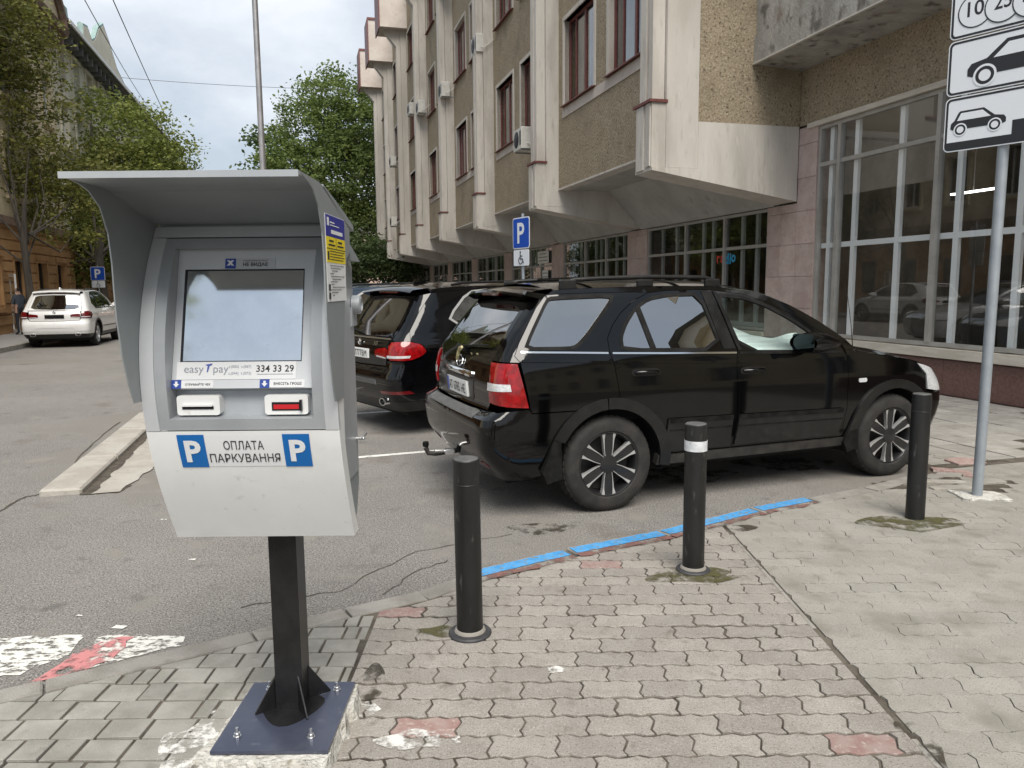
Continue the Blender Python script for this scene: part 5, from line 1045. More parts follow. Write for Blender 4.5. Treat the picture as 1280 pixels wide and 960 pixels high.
def inside(p, poly):
    x, y = p; r = False; n = len(poly); j = n - 1
    for i in range(n):
        if (poly[i][1] > y) != (poly[j][1] > y) and x < (poly[j][0] - poly[i][0]) * (y - poly[i][1]) / (poly[j][1] - poly[i][1] + 1e-12) + poly[i][0]: r = not r
        j = i
    return r

class Car:
    """body as panels cut from one skin. Domain (s,z): s equals x along the side, and runs on round the rear and front corners to the centre line."""
    def __init__(c, name, label, loc, rz, rear, front, half, taper, rc=.16, rf=.30, wheels=(.99, 3.79), wr=.365, cat='car', roof=None, pl=.03, group=None):
        c.root = empty(name, loc, rz); tag(c.root, label, cat, group); c.xr = curve(rear); c.xf = curve(front); c.hw = curve(half); c.tap = taper; c.rc, c.rf, c.pl = rc, rf, pl; c.wheels, c.wr = wheels, wr
    def Wd(c, x, z): return c.hw(z) * (1 - c.tap(x))
    def sharp(c, s, z):
        a, f = c.xr(z), c.xf(z)
        if s < a: w = c.Wd(a, z); y = w - (a - s); return a - c.pl * (1 - (y / w) ** 2), y
        if s > f: w = c.Wd(f, z); y = w - (s - f); return f + c.pl * 1.6 * (1 - (y / w) ** 2), y
        return s, c.Wd(s, z)
    def P(c, s, z, off=0.0):
        p = c.P0(s, z)
        if off: p = p + c.nrm(s, z) * off
        return p
    def P0(c, s, z):
        a, f = c.xr(z), c.xf(z); sg = 1.0
        if s < a:
            y = c.Wd(a, z) - (a - s)
            if y < 0: s = a - (c.Wd(a, z) + y); sg = -1.0
        elif s > f:
            y = c.Wd(f, z) - (s - f)
            if y < 0: s = f + (c.Wd(f, z) + y); sg = -1.0
        r = c.rc if s < (a + f) / 2 else c.rf
        if min(abs(s - a), abs(s - f)) >= r: x, y = c.sharp(s, z)
        else:
            X = Y = Wt = 0.0
            for k in range(-5, 6):
                w = 1 - abs(k) / 6.5; x, y = c.sharp(s + r * k / 5, z); X += x * w; Y += y * w; Wt += w
            x, y = X / Wt, Y / Wt
        return Vector((x, sg * y, z))
    def nrm(c, s, z):
        e = .012; a = c.P0(s + e, z) - c.P0(s - e, z); b = c.P0(s, z + e) - c.P0(s, z - e); n = a.cross(b); n = n.normalized() if n.length > 1e-9 else Vector((0, 1, 0)); q = c.P0(s, z)
        if n.dot(Vector((q.x - 2.2, q.y * 1.5, 0))) < 0: n = -n
        return n
    def RY(c, y, z): a = c.xr(z); return (a - (c.Wd(a, z) - y), z)
    def FY(c, y, z): f = c.xf(z); return (f + (c.Wd(f, z) - y), z)
    def panel(c, name, poly, mat, parent=None, holes=(), off=0.0, grid=.055, rim=.018, gap=.0025, sides=(1, -1), smooth=None, step=.05, dome=0.0):
        """panel outline in the (s,z) domain; holes are outlines too. sides: which flanks get a copy"""
        outer = densify(inset(poly, gap), step); hs = [densify(inset(h, -.0 if not gap else -gap * .5)[::-1], step) for h in holes]
        V = []; E_ = []
        for ring in [outer] + hs:
            k = len(V); n = len(ring); V += [Vector(p) for p in ring]; E_ += [(k + i, k + (i + 1) % n) for i in range(n)]
        xs = [p[0] for p in outer]; zs = [p[1] for p in outer]; nb = len(V)
        gx = np.arange(min(xs) + grid * .5, max(xs), grid); gz = np.arange(min(zs) + grid * .5, max(zs), grid * .8)
        bd = np.array([tuple(v) for v in V])
        for x in gx:
            for z in gz:
                if inside((x, z), outer) and not any(inside((x, z), h) for h in hs) and np.min((bd[:, 0] - x) ** 2 + (bd[:, 1] - z) ** 2) > (grid * .35) ** 2: V.append(Vector((x, z)))
        vv, ee, ff, *_ = delaunay_2d_cdt(V, E_, [], 0, 1e-6)
        tri = []
        for f in ff:
            m = (sum(vv[i].x for i in f) / len(f), sum(vv[i].y for i in f) / len(f))
            if inside(m, outer) and not any(inside(m, h) for h in hs): tri.append(tuple(f))
        pts = [c.P(v.x, v.y, off) for v in vv]
        if dome:
            cx_ = sum(xs) / len(xs); cz_ = sum(zs) / len(zs); sx = (max(xs) - min(xs)) / 2; sz = (max(zs) - min(zs)) / 2
            pts = [p + c.nrm(v.x, v.y) * dome * max(0, 1 - max(abs((v.x - cx_) / sx), abs((v.y - cz_) / sz)) ** 2.5) for p, v in zip(pts, vv)]
        # rims: boundary edges folded inwards
        cntE = {}
        for f in tri:
            for i in range(len(f)): e = tuple(sorted((f[i], f[(i + 1) % len(f)]))); cntE[e] = cntE.get(e, 0) + 1
        be = [e for e, k in cntE.items() if k == 1]; bv = sorted({i for e in be for i in e}); mp_ = {}
        faces = list(tri)
        if rim:
            for i in bv: mp_[i] = len(pts); v = vv[i]; pts.append(pts[i] - c.nrm(v.x, v.y) * rim)
            faces += [(a, b, mp_[b], mp_[a]) for a, b in be]
        out = []
        for sg in sides:
            me = bpy.data.meshes.new(name); me.from_pydata([(p.x, -p.y * sg, p.z) for p in pts], [], faces)
            bm = bmesh.new(); bm.from_mesh(me); bmesh.ops.recalc_face_normals(bm, faces=bm.faces)
            # face outwards
            q = 0.0
            for f in bm.faces: cc = f.calc_center_median(); q += f.normal.dot(Vector((cc.x - 2.3, cc.y, 0))) * f.calc_area()
            if q < 0: bmesh.ops.reverse_faces(bm, faces=bm.faces)
            bm.to_mesh(me); bm.free(); me.polygons.foreach_set('use_smooth', [True] * len(me.polygons)); me.set_sharp_from_angle(angle=rad(smooth or 42))
            out.append(link(name, me, mat, parent if (parent is not None and not isinstance(parent, list)) else (parent[len(out)] if isinstance(parent, list) else c.root)))
        return out if len(out) > 1 else out[0]
    def ribbon(c, name, pts, w, mat, parent=None, off=.004, sides=(1, -1), gap=0, h=None):
        """thin strip following a line in the domain"""
        up = [(s, z + w / 2) for s, z in pts]; dn = [(s, z - w / 2) for s, z in pts[::-1]]
        return c.panel(name, up + dn, mat, parent, off=off, gap=gap, rim=h or off + .002, sides=sides, grid=.2)
    def mb(c): return MB()
def make_wheel(parent, x, ysg, yo, r, rim_r, style, width=.235, steer=0.0):
    """outer face at |y| = yo"""
    fy = (lambda d: -(yo - d)) if ysg > 0 else (lambda d: (yo - d))        # right flank is -y
    prof = [(rim_r, .018), (rim_r + .012, .004), (r - .055, -.004), (r - .022, .010), (r - .004, .032), (r, .06), (r, width - .06), (r - .02, width - .01), (rim_r, width - .01)]
    t = MB(); t.lathe(prof, 56, lambda a, b, h: (x + a, fy(h), r + b)); w_ = t.build('wheel', 'rubber', parent, 38)
    g = MB()
    for k in range(44):                               # tread blocks
        for d0, d1 in ((.040, .075), (.085, .115), (.125, .155), (.165, .198)):
            t0 = 2 * math.pi * (k + (.5 if d0 in (.085, .165) else 0)) / 44; t1 = t0 + .105
            P = lambda t, rr, d: (x + rr * math.cos(t), fy(d), r + rr * math.sin(t))
            g.add([P(t0, r - .002, d0), P(t1, r - .002, d0), P(t1, r - .002, d1), P(t0, r - .002, d1), P(t0, r + .004, d0), P(t1, r + .004, d0), P(t1, r + .004, d1), P(t0, r + .004, d1)], [(4, 5, 6, 7), (0, 1, 5, 4), (1, 2, 6, 5), (2, 3, 7, 6), (3, 0, 4, 7)])
    g.build('tread', 'rubber', w_)
    dark = 'wheel_black' if style == 'six' else 'wheel_silver'
    b = MB(); b.lathe([(rim_r + .004, .012), (rim_r - .004, .010), (rim_r - .012, .022), (rim_r - .020, .05), (rim_r - .03, .16)], 48, lambda a, c_, h: (x + a, fy(h), r + c_)); b.build('rim', dark, w_, 35)
    b = MB(); b.lathe([(rim_r - .03, .125), (.001, .12)], 32, lambda a, c_, h: (x + a, fy(h), r + c_)); b.build('brake_disc', 'trim_dirty', w_)
    n = 6 if style == 'six' else 5
    for k in range(n):
        a0 = 2 * math.pi * k / n + (math.pi / 2 if style == 'six' else math.pi / 2)
        def Pp(rr, t, d): return (x + rr * math.cos(a0 + t), fy(d), r + rr * math.sin(a0 + t))
        if style == 'six':
            ro = rim_r - .006; ri = .035; wo, wi = .165, .62   # angular half widths of spoke at rim, hub
            b = MB(); q = [(ri, -wi * .8), (ro * .5, -.29), (ro, -.15), (ro, .15), (ro * .5, .29), (ri, wi * .8)]
            vs = [Pp(rr, t, .022 if rr > .2 else .03 if rr > .1 else .026) for rr, t in q] + [Pp(rr, t, .07) for rr, t in q]; b.add(vs, [tuple(range(6))] + [(i, (i + 1) % 6, 6 + (i + 1) % 6, 6 + i) for i in range(6)]); s_ = b.build('spoke', 'wheel_black', w_)
            for sg in (-1, 1):                         # machined edges
                e = MB(); o_ = [(ri + .022, sg * .515), (ro * .5, sg * .325), (ro * .80, sg * .245), (ro, sg * .25)]; i_ = [(ri + .022, sg * .455), (ro * .5, sg * .285), (ro * .80, sg * .190), (ro, sg * .135)]
                pts = [Pp(rr, t, .016 if rr > .2 else .022) for rr, t in o_] + [Pp(rr, t, .016 if rr > .2 else .022) for rr, t in i_[::-1]]; pb_ = [Pp(rr, t, .055) for rr, t in o_] + [Pp(rr, t, .055) for rr, t in i_[::-1]]
                e.add(pts + pb_, [(0, 1, 6, 7), (1, 2, 5, 6), (2, 3, 4, 5)] + [(i, (i + 1) % 8, 8 + (i + 1) % 8, 8 + i) for i in range(8)]); e.build('spoke_edge', 'machined', w_)
        else:
            b = MB(); ro = rim_r - .006
            q = [(.05, -.5), (ro * .6, -.16), (ro, -.20), (ro, .20), (ro * .6, .16), (.05, .5)]; vs = [Pp(rr, t, .016) for rr, t in q] + [Pp(rr, t, .06) for rr, t in q]; b.add(vs, [tuple(range(6))] + [(i, (i + 1) % 6, 6 + (i + 1) % 6, 6 + i) for i in range(6)]); b.build('spoke', 'wheel_silver', w_)
    b = MB(); b.lathe([(.075, .035), (.070, .022), (.04, .016), (.001, .014)], 24, lambda a, c_, h: (x + a, fy(h), r + c_)); b.build('hub_cap', dark, w_, 40)
    return w_
def bx(car, name, x0, x1, y0, y1, z0, z1, mat, parent=None, c=.01):
    b = MB(); b.cbox(x0, x1, -y1, -y0, z0, z1, c); return b.build(name, mat, parent or car.root)

# ================================================================== black estate car in front (near flank = right side)
TH = rad(20.8); EX = Vector((math.cos(TH), math.sin(TH), 0)); EYR = Vector((math.sin(TH), -math.cos(TH), 0))
def side_loc(contact, axle, halfw): return Vector((contact[0], contact[1], 0)) - EX * axle - EYR * halfw
KHW = .905
k_loc = side_loc((0.733, 5.602), .99, KHW)
kia = Car('parked_suv', 'shiny black SUV with red tail lights, roof rails and tow hitch, parked behind the bollards', k_loc, TH,
    rear=[(.15, .22), (.30, .17), (.42, .07), (.52, .015), (.66, .0), (.745, .01), (.785, .045), (.80, .115), (.85, .125), (.95, .115), (1.10, .135), (1.20, .17), (1.26, .205), (1.58, .455), (1.64, .52), (1.70, .60), (1.8, .7)],
    front=[(.15, 4.30), (.30, 4.42), (.45, 4.50), (.62, 4.545), (.74, 4.53), (.84, 4.48), (.93, 4.40), (1.0, 4.36), (1.05, 4.7), (1.8, 4.8)],
    half=[(.15, .80), (.28, .868), (.36, .892), (.50, .915), (.70, .930), (.90, .930), (1.04, .918), (1.10, .908), (1.165, .892), (1.22, .868), (1.40, .800), (1.58, .728), (1.64, .700), (1.70, .655), (1.80, .56)],
    taper=lambda x: .055 * max(0, (1.2 - x) / 1.2) ** 2 + .085 * max(0, (x - 2.9) / 1.65) ** 2, rc=.17, rf=.34, cat='car', group='cars parked in the bays')
K = kia; KM = 'paint_black'; A1, A2, WR = .99, 3.79, .367
ROOFZ = curve([(.40, 1.655), (.60, 1.672), (1.0, 1.69), (1.6, 1.70), (2.05, 1.695), (2.45, 1.645), (2.75, 1.535), (3.0, 1.405), (3.25, 1.245), (3.36, 1.14)])
DT = [(1.42, 1.648), (1.58, 1.663), (1.85, 1.668), (2.0, 1.664), (2.30, 1.630), (2.53, 1.558), (2.80, 1.435), (3.02, 1.30), (3.20, 1.165)]       # top of the door frames
win_q = smooth_poly([(.345, 1.262), (.40, 1.36), (.560, 1.600), (.60, 1.615), (1.10, 1.628), (1.07, 1.58), (.835, 1.345), (.74, 1.268), (.68, 1.255)], 1)
win_r = smooth_poly([(1.115, 1.228), (1.118, 1.32), (1.18, 1.42), (1.28, 1.525), (1.42, 1.600), (1.60, 1.628), (1.885, 1.632), (1.992, 1.202)], 1)
win_f = smooth_poly([(2.045, 1.625), (2.185, 1.178), (2.98, 1.150), (2.93, 1.285), (2.72, 1.425), (2.50, 1.535), (2.31, 1.598)], 1)
Bp = [(2.01, 1.664), (2.085, 1.40), (2.135, 1.19), (2.112, 1.09), (2.115, .68), (2.085, .412)]
rearc = arcpts(A1, .365, .445, 8, 78)
rear_door = [(1.425, .412)] + rearc + [(1.06, .87), (1.035, 1.02), (1.02, 1.14), (1.0, 1.21), (1.0, 1.315), (1.06, 1.41), (1.145, 1.498), (1.28, 1.592)] + DT[:4] + Bp
front_door = Bp[::-1] + DT[4:] + [(3.235, 1.10), (3.24, 1.02), (3.245, .66), (3.205, .412)]
K.panel('rear_door', rear_door, KM, holes=[win_r]); K.panel('front_door', front_door, KM, holes=[win_f])
quarter = [(.355, .80), (.585, .795)] + arcpts(A1, .365, .445, 105, 79, 6)[0:] + [(1.06, .87), (1.035, 1.02), (1.02, 1.14), (1.0, 1.21), (1.0, 1.315), (1.06, 1.41), (1.145, 1.498), (1.28, 1.592), (1.42, 1.648), (1.30, 1.655), (1.0, 1.655), (.70, 1.648), (.545, 1.640), (.455, 1.55), (.29, 1.30), (.245, 1.21), (.285, 1.165), (.345, .835)]
quarter = [(.36, .80), (.66, .80)] + arcpts(A1, .365, .445, 100, 79, 6) + quarter[2 + 7:]
K.panel('quarter_panel', quarter, KM, holes=[win_q])
fend = arcpts(A2, .365, .445, 172, 20, 22)
fender = [(3.205, .412), (3.245, .66), (3.24, 1.02), (3.235, 1.10), (3.22, 1.160), (3.36, 1.135), (3.60, 1.095), (3.90, 1.055), (4.05, 1.015), (4.18, .90), (4.20, .74), (4.22, .56)] + fend[::-1] + [(3.33, .40)]
K.panel('fender', fender, KM)
K.panel('roof_side', [(.545, 1.640), (.70, 1.648), (1.0, 1.655), (1.30, 1.655), (1.42, 1.648)] + DT[1:] + [(3.235, 1.155), (3.36, 1.14), (3.25, 1.245), (3.0, 1.405), (2.75, 1.535), (2.45, 1.645), (2.05, 1.695), (1.6, 1.70), (1.0, 1.69), (.62, 1.675)], KM, gap=.001)
K.panel('sill', [(1.43, .400), (3.21, .400), (3.31, .39), (3.33, .33), (1.40, .325), (1.41, .40)], 'trim_dirty', off=.006, gap=0, rim=.06)
# windows
for nm, pl_, mt in (('quarter_window', win_q, 'tint_glass'), ('rear_window', win_r, 'tint_glass'), ('front_window', win_f, 'clear_glass')): K.panel(nm, pl_, mt, off=-.008, rim=0, gap=0, grid=.12)
def outline(poly, w): return inset(poly, -w * 0), inset(poly, w)
for pl_ in (win_q, win_r, win_f): K.panel('window_seal', inset(poly=pl_, g=-.016), 'trim_matte', holes=[inset(pl_, .010)], off=.002, gap=0, rim=.02, grid=.3)
K.panel('window_divider', [(1.285, 1.53), (1.325, 1.545), (1.405, 1.215), (1.36, 1.215)], 'trim_matte', off=.0, gap=0, rim=.01)
K.panel('door_pillar', [(1.905, 1.655), (2.002, 1.655), (2.125, 1.20), (2.005, 1.20)], 'trim_matte', off=.004, gap=.002, rim=.006); K.panel('door_pillar', [(2.018, 1.652), (2.05, 1.648), (2.175, 1.185), (2.142, 1.19)], 'trim_matte', off=.004, gap=.001, rim=.006)
K.panel('window_sail', [(2.93, 1.275), (3.0, 1.255), (3.14, 1.17), (2.975, 1.155)], 'trim_matte', off=.004, gap=.002, rim=.006)
for seg in ([(.30, 1.236), (.65, 1.222), (.985, 1.207)], [(1.02, 1.205), (1.5, 1.187), (2.12, 1.168)]): K.ribbon('belt_chrome', seg, .013, 'chrome', off=.006)
K.ribbon('belt_seal', [(2.15, 1.166), (2.6, 1.152), (3.18, 1.135)], .018, 'trim_matte', off=.005)
for seg in ([(.30, 1.175), (.65, 1.160), (1.01, 1.142)], [(1.045, 1.140), (1.6, 1.117), (2.10, 1.095)], [(2.13, 1.093), (2.6, 1.075), (3.22, 1.045)]): K.ribbon('body_crease', seg, .016, KM, off=.007, h=.008)
# lower cladding, arches, flaps
K.panel('door_cladding', [(1.475, .690), (2.075, .680), (2.06, .43), (1.47, .428), (1.455, .55)], 'trim_black', off=.014, gap=.003, rim=.016); K.panel('door_cladding', [(2.13, .678), (3.20, .660), (3.195, .56), (3.165, .43), (2.10, .43)], 'trim_black', off=.014, gap=.003, rim=.016)
for seg in ([(1.49, .672), (2.07, .664)], [(2.14, .662), (3.19, .645)]): K.ribbon('cladding_rib', seg, .035, 'trim_matte', off=.019, h=.008)  # raised matte strip along the upper cladding
for seg in ([(1.49, .598), (2.06, .592)], [(2.13, .590), (3.19, .575)]): K.ribbon('cladding_line', seg, .008, 'trim_matte', off=.018, h=.006)
def arch(cx_, a0, a1, r0=.432, r1=.525): return arcpts(cx_, .365, r0, a0, a1, 26) + arcpts(cx_, .355, r1, a1, a0, 26)
K.panel('wheel_arch', arch(A1, -4, 94), 'trim_black', off=.020, gap=0, rim=.05); K.panel('wheel_arch', arch(A1, 95, 152), 'trim_black', off=.020, gap=0, rim=.05)
K.panel('wheel_arch', arch(A2, 22, 178, .432, .520), 'trim_black', off=.020, gap=0, rim=.05)
for ax, s in ((A1, 1), (A2, 1)):
    for sg in (1, -1):
        b = MB(); q = [(ax - .455, .62), (ax - .41, .55), (ax - .40, .30), (ax - .52, .27), (ax - .56, .36)]; y0 = .79; b.prism(q, sg * .70, sg * .925, lambda a, z, h: (a, -h, z)); b.build('mud_flap', 'trim_matte', K.root)
# wheel wells, underbody, cabin
b = MB(); b.box(.25, 4.25, -.66, .66, .24, .46); b.box(.30, .52, -.84, .84, .34, .78); b.box(1.45, 3.32, -.84, .84, .30, .62); b.box(4.20, 4.35, -.72, .72, .30, .78); b.box(.45, 4.2, -.60, .60, .461, .80); b.build('underbody', 'underbody', K.root)
for ax in (A1, A2):
    for sg in (-1, 1):
        b = MB(); pr = arcpts(ax, .365, .47, -10, 190, 16); b.grid([[(x, sg * .60, z) for x, z in pr], [(x, sg * .885, z) for x, z in pr]]); b.build('wheel_well', 'underbody', K.root)
b = MB(); b.box(.55, 3.20, -.70, .70, .66, .98); b.box(.50, 1.25, -.66, .66, .981, 1.08); b.build('cabin_floor', 'cabin', K.root)
def seat(car, x, y, z=.98, s=1.0):
    b = MB(); b.cbox(x - .25, x + .28, y - .26, y + .26, z - .1, z + .12, .05); b.build('seat', 'cabin', car.root)
    b = MB(); b.prism([(x - .30, z), (x - .12, z), (x - .30, z + .56), (x - .42, z + .56)], y - .24, y + .24, lambda a, q, h: (a, h, q)); b.cbox(x - .46, x - .34, y - .13, y + .13, z + .60, z + .74, .04); b.build('seat_back', 'cabin', car.root)
for x in (2.45, 1.55):
    for y in (-.38, .38): seat(K, x, y, .92)
b = MB(); b.prism([(2.95, 1.0), (3.3, 1.10), (3.3, .7), (2.9, .7)], -.70, .70, lambda a, q, h: (a, h, q)); b.build('dashboard', 'cabin', K.root)
b = MB(); b.tube([(2.80 + .03 * math.cos(t), .37 + .18 * math.cos(t), 1.06 + .17 * math.sin(t)) for t in np.linspace(0, 6.28, 20)], .014, 6); b.build('steering_wheel', 'cabin', K.root)
# folded white sun shade leaning against the windscreen and seats
sh = []
for i, t in enumerate(np.linspace(0, 1, 22)):
    x = 2.16 + .98 * t; zt = 1.46 - .17 * min(1, t / .35) - .03 * math.sin(t * 3) if t < .9 else 1.26
    sh.append([(x, -.655 + .085 * (j / 7) + .02 * math.sin(9 * t + j), 1.10 + (zt - 1.10) * j / 7 + .012 * math.sin(14 * t + j * 1.3)) for j in range(8)])
MB().grid(sh).build('sun_shade', 'sunshade', K.root, 60)
# roof, windscreen, bonnet
def roof_patch(car, zf, x0, x1, crown, mat, n=26, m=14, name='roof'):
    rows = []
    for x in np.linspace(x0, x1, n):
        z = zf(x); w = car.P0(x, z).y if x > car.xr(z) + .01 else car.Wd(x, z); rows.append([(x, -w * t, z + crown * (1 - abs(t) ** 2.2)) for t in np.linspace(-1, 1, m)])
    return MB().grid(rows).build(name, mat, car.root, 50)
roof_patch(K, ROOFZ, .60, 2.46, .055, KM)
rows = []
for t in np.linspace(0, 1, 10):
    x = 2.46 + (3.36 - 2.46) * t; z = ROOFZ(x); w = K.P0(x, z).y; rows.append([(x + .10 * (1 - q * q) * t ** .5, -w * q * .995, z + .045 * (1 - q * q)) for q in np.linspace(-1, 1, 13)])
MB().grid(rows).build('windscreen', 'clear_glass', K.root, 60)
hz = curve([(3.30, 1.150), (3.60, 1.10), (3.90, 1.055), (4.10, 1.005), (4.25, .945), (4.40, .865)]); rows = []
for x in np.linspace(3.34, 4.40, 22):
    z = hz(x); w = min(K.P0(x, z).y, .80 + (4.4 - x) * .25); rows.append([(x + .13 * (1 - q * q) * ((x - 3.34) / 1.06), -w * q, z + .055 * (1 - q * q) * (1 - ((x - 3.34) / 1.06) ** 3) + .02 * math.exp(-((abs(q) - .62) / .12) ** 2) * (4.4 - x)) for q in np.linspace(-1, 1, 21)])
MB().grid(rows).build('bonnet', KM, K.root, 50)
K.panel('headlight', [(4.06, 1.005), (4.19, .90), (4.21, .76), (4.36, .735), (4.72, .735), (4.75, .80), (4.60, .885), (4.40, .93)], 'lens_clear', off=.004, gap=.003, rim=.03)
fb_ = [(4.20, .74), (4.22, .56)] + [(4.225, .45), (4.24, .30), K.FY(.0, .30), K.FY(.0, .70), (4.72, .725), (4.36, .725)]
K.panel('front_bumper', fb_, KM, gap=.002, rim=.03); K.panel('front_grille', [(4.74, .73), K.FY(0, .72), K.FY(0, .86), (4.62, .88), (4.76, .80)], 'chrome', gap=.002, off=.0)
# rear: tailgate with glass, lamps, bumper
R = K.RY
tg = [R(.665, .805), R(.70, .86), R(.675, 1.165), R(.69, 1.22), R(.70, 1.27), R(.665, 1.45), R(.625, 1.585)] + [R(0, 1.60)] + [R(-.625, 1.585), R(-.665, 1.45), R(-.70, 1.27), R(-.69, 1.22), R(-.675, 1.165), R(-.70, .86), R(-.665, .805), R(0, .80)]
gl_ = smooth_poly([R(.635, 1.255), R(.60, 1.42), R(.565, 1.555), R(0, 1.575), R(-.565, 1.555), R(-.60, 1.42), R(-.635, 1.255), R(0, 1.235)], 1)
K.panel('tailgate', tg, KM, holes=[gl_], sides=(1,), step=.06); K.panel('rear_screen', gl_, 'tint_glass', sides=(1,), off=-.004, rim=0, gap=0, grid=.1)
K.panel('pillar_skin', [R(.672, 1.17), R(.69, 1.22), R(.70, 1.27), R(.665, 1.45), R(.625, 1.59), (.545, 1.640), (.455, 1.55), (.29, 1.30), (.245, 1.21), (.285, 1.165)], KM, gap=.002)
tl = K.panel('tail_light', [R(.672, 1.160), (.262, 1.158), (.335, .838), R(.695, .868)], 'lens_red', off=.010, gap=.003, rim=.02, grid=.035)
K.panel('reverse_lens', [R(.688, 1.015), (.195, 1.015), (.205, .962), R(.690, .955)], 'lens_clear', tl, off=.0125, gap=.002, rim=.004, grid=.04)
bump = [R(-.02, .30), (.30, .30), (.50, .335), (.545, .50)] + arcpts(A1, .365, .445, 163, 100, 8) + [(.36, .795), (.34, .82), R(.70, .80), R(.66, .79), R(-.02, .79)]
bump = [R(0, z_) for z_ in np.linspace(.78, .31, 10)] + [R(0, .30), (.30, .30), (.50, .335)] + arcpts(A1, .365, .445, 168, 101, 10) + [(.66, .795), (.36, .795), (.335, .83), R(.70, .80), R(0, .79)]
K.panel('rear_bumper', bump, KM, gap=.001, rim=.03, grid=.045, step=.04)
K.panel('bumper_step', [R(.62, .748), R(.60, .792), R(-.60, .792), R(-.62, .748)], 'bumper_step', sides=(1,), off=.006, gap=0, rim=.012, grid=.05, step=.05)
K.panel('bumper_reflector', smooth_poly([R(.55, .415), R(.55, .375), R(.72, .385), R(.76, .40), R(.72, .43)], 1), 'lens_dark_red', off=.006, gap=0, rim=.01)
K.panel('number_plate', [R(-.26, .855), R(.26, .855), R(.26, .975), R(-.26, .975)], 'plate_white', sides=(1,), off=.022, gap=0, rim=.02, grid=.1)
def plate_text(car, txt, zc, h, w, off=.026, y0=0.0):
    me = text_mesh(txt, w, h, 0, .0)
    for v in me.vertices: s, z = car.RY(y0 + v.co.x, zc + v.co.y); p = car.P(s, z, off); v.co = (p.x, -p.y, p.z)
    return link('lettering', me, 'ink', car.root)
plate_text(K, 'AT 6785 HE', .915, .072, .43, y0=.015)
K.panel('plate_flag', [R(-.255, .86), R(-.215, .86), R(-.215, .97), R(-.255, .97)], 'logo_blue', sides=(1,), off=.025, gap=0, rim=.002)
K.panel('chrome_bar', smooth_poly([R(-.33, 1.012), R(.33, 1.012), R(.35, 1.035), R(.33, 1.062), R(-.33, 1.062), R(-.35, 1.035)], 1), 'chrome', sides=(1,), off=.014, gap=0, rim=.03, grid=.02, dome=.022)
K.panel('plate_recess', [R(-.36, .835), R(.36, .835), R(.38, 1.0), R(-.38, 1.0)], 'trim_black', sides=(1,), off=.003, gap=0, rim=.003)
b = MB(); cpt = K.P(*R(0, 1.115), .008); b.tube([(cpt.x + .01 * math.sin(t), -.075 * math.cos(t), cpt.z + .042 * math.sin(t)) for t in np.linspace(0, 6.283, 22)], .007, 6); b.tube([(cpt.x, -.055, cpt.z), (cpt.x, .055, cpt.z)], .005, 5); b.build('emblem', 'chrome', K.root, 60)
# wiper, spoiler with lamp, hitch
wp_ = [K.P(*R(y, z), .022) for y, z in ((.0, 1.222), (.25, 1.242), (.52, 1.258))]; b = MB(); b.tube([(p.x, -p.y, p.z) for p in wp_], .009, 6); q = K.P(*R(0, 1.215), .01); b.cbox(q.x - .05, q.x + .02, -.05, .05, 1.195, 1.235, .012); b.build('rear_wiper', 'trim_matte', K.root)
b = MB(); b.tube([(q.x - .03, -.03, 1.22), (q.x - .065, -.06, 1.20), (q.x - .07, -.05, 1.16), (q.x - .065, -.02, 1.13)], .014, 6); b.tube([(q.x - .065, -.06, 1.20), (q.x - .07, -.10, 1.225), (q.x - .06, -.13, 1.235)], .012, 6); b.build('ribbon_tied_to_wiper', 'brass', K.root)
rows = []
for t in np.linspace(-1, 1, 21):
    y = .655 * t; e = 1 - abs(t) ** 4; rows.append([(.66, -y, 1.712 - .02 * t * t), (.50, -y, 1.705 - .03 * t * t), (.345 + .05 * t * t, -y, 1.678 - .035 * t * t), (.335 + .05 * t * t, -y, 1.662 - .035 * t * t), (.40 + .04 * t * t, -y, 1.638 - .04 * t * t), (.60, -y, 1.628 - .04 * t * t)])
sp_ = MB().grid(rows).build('spoiler', KM, K.root, 35)
for sg in (1, -1):
    b = MB(); b.prism([(.40, 1.638), (.52, 1.615), (.58, 1.645), (.42, 1.670)], .60, .665, lambda a, z, h: (a, -sg * h, z)); b.build('spoiler_end', KM, sp_)
b = MB(); b.box(.365, .40, -.20, .20, 1.636, 1.654); b.build('brake_lamp', 'lens_dark_red', sp_)
b = MB(); b.tube([(.25, .0, .40), (.05, .0, .375), (-.12, .0, .365), (-.18, .0, .375), (-.20, .0, .42)], .020, 10); b.build('tow_bar', 'trim_dirty', K.root, 40); b = MB(); b.lathe([(.001, .0), (.022, .005), (.027, .025), (.022, .045), (.001, .05)], 14, lambda x, y, z: (-.20 + x, y, .425 + z)); b.build('tow_ball', 'trim_matte', K.root, 60)
b = MB(); b.tube([(-.02, -.05, .39), (-.14, -.055, .40)], .012, 6); b.cbox(-.06, .02, -.09, -.02, .37, .41, .008); b.build('hitch_socket', 'steel', K.root)
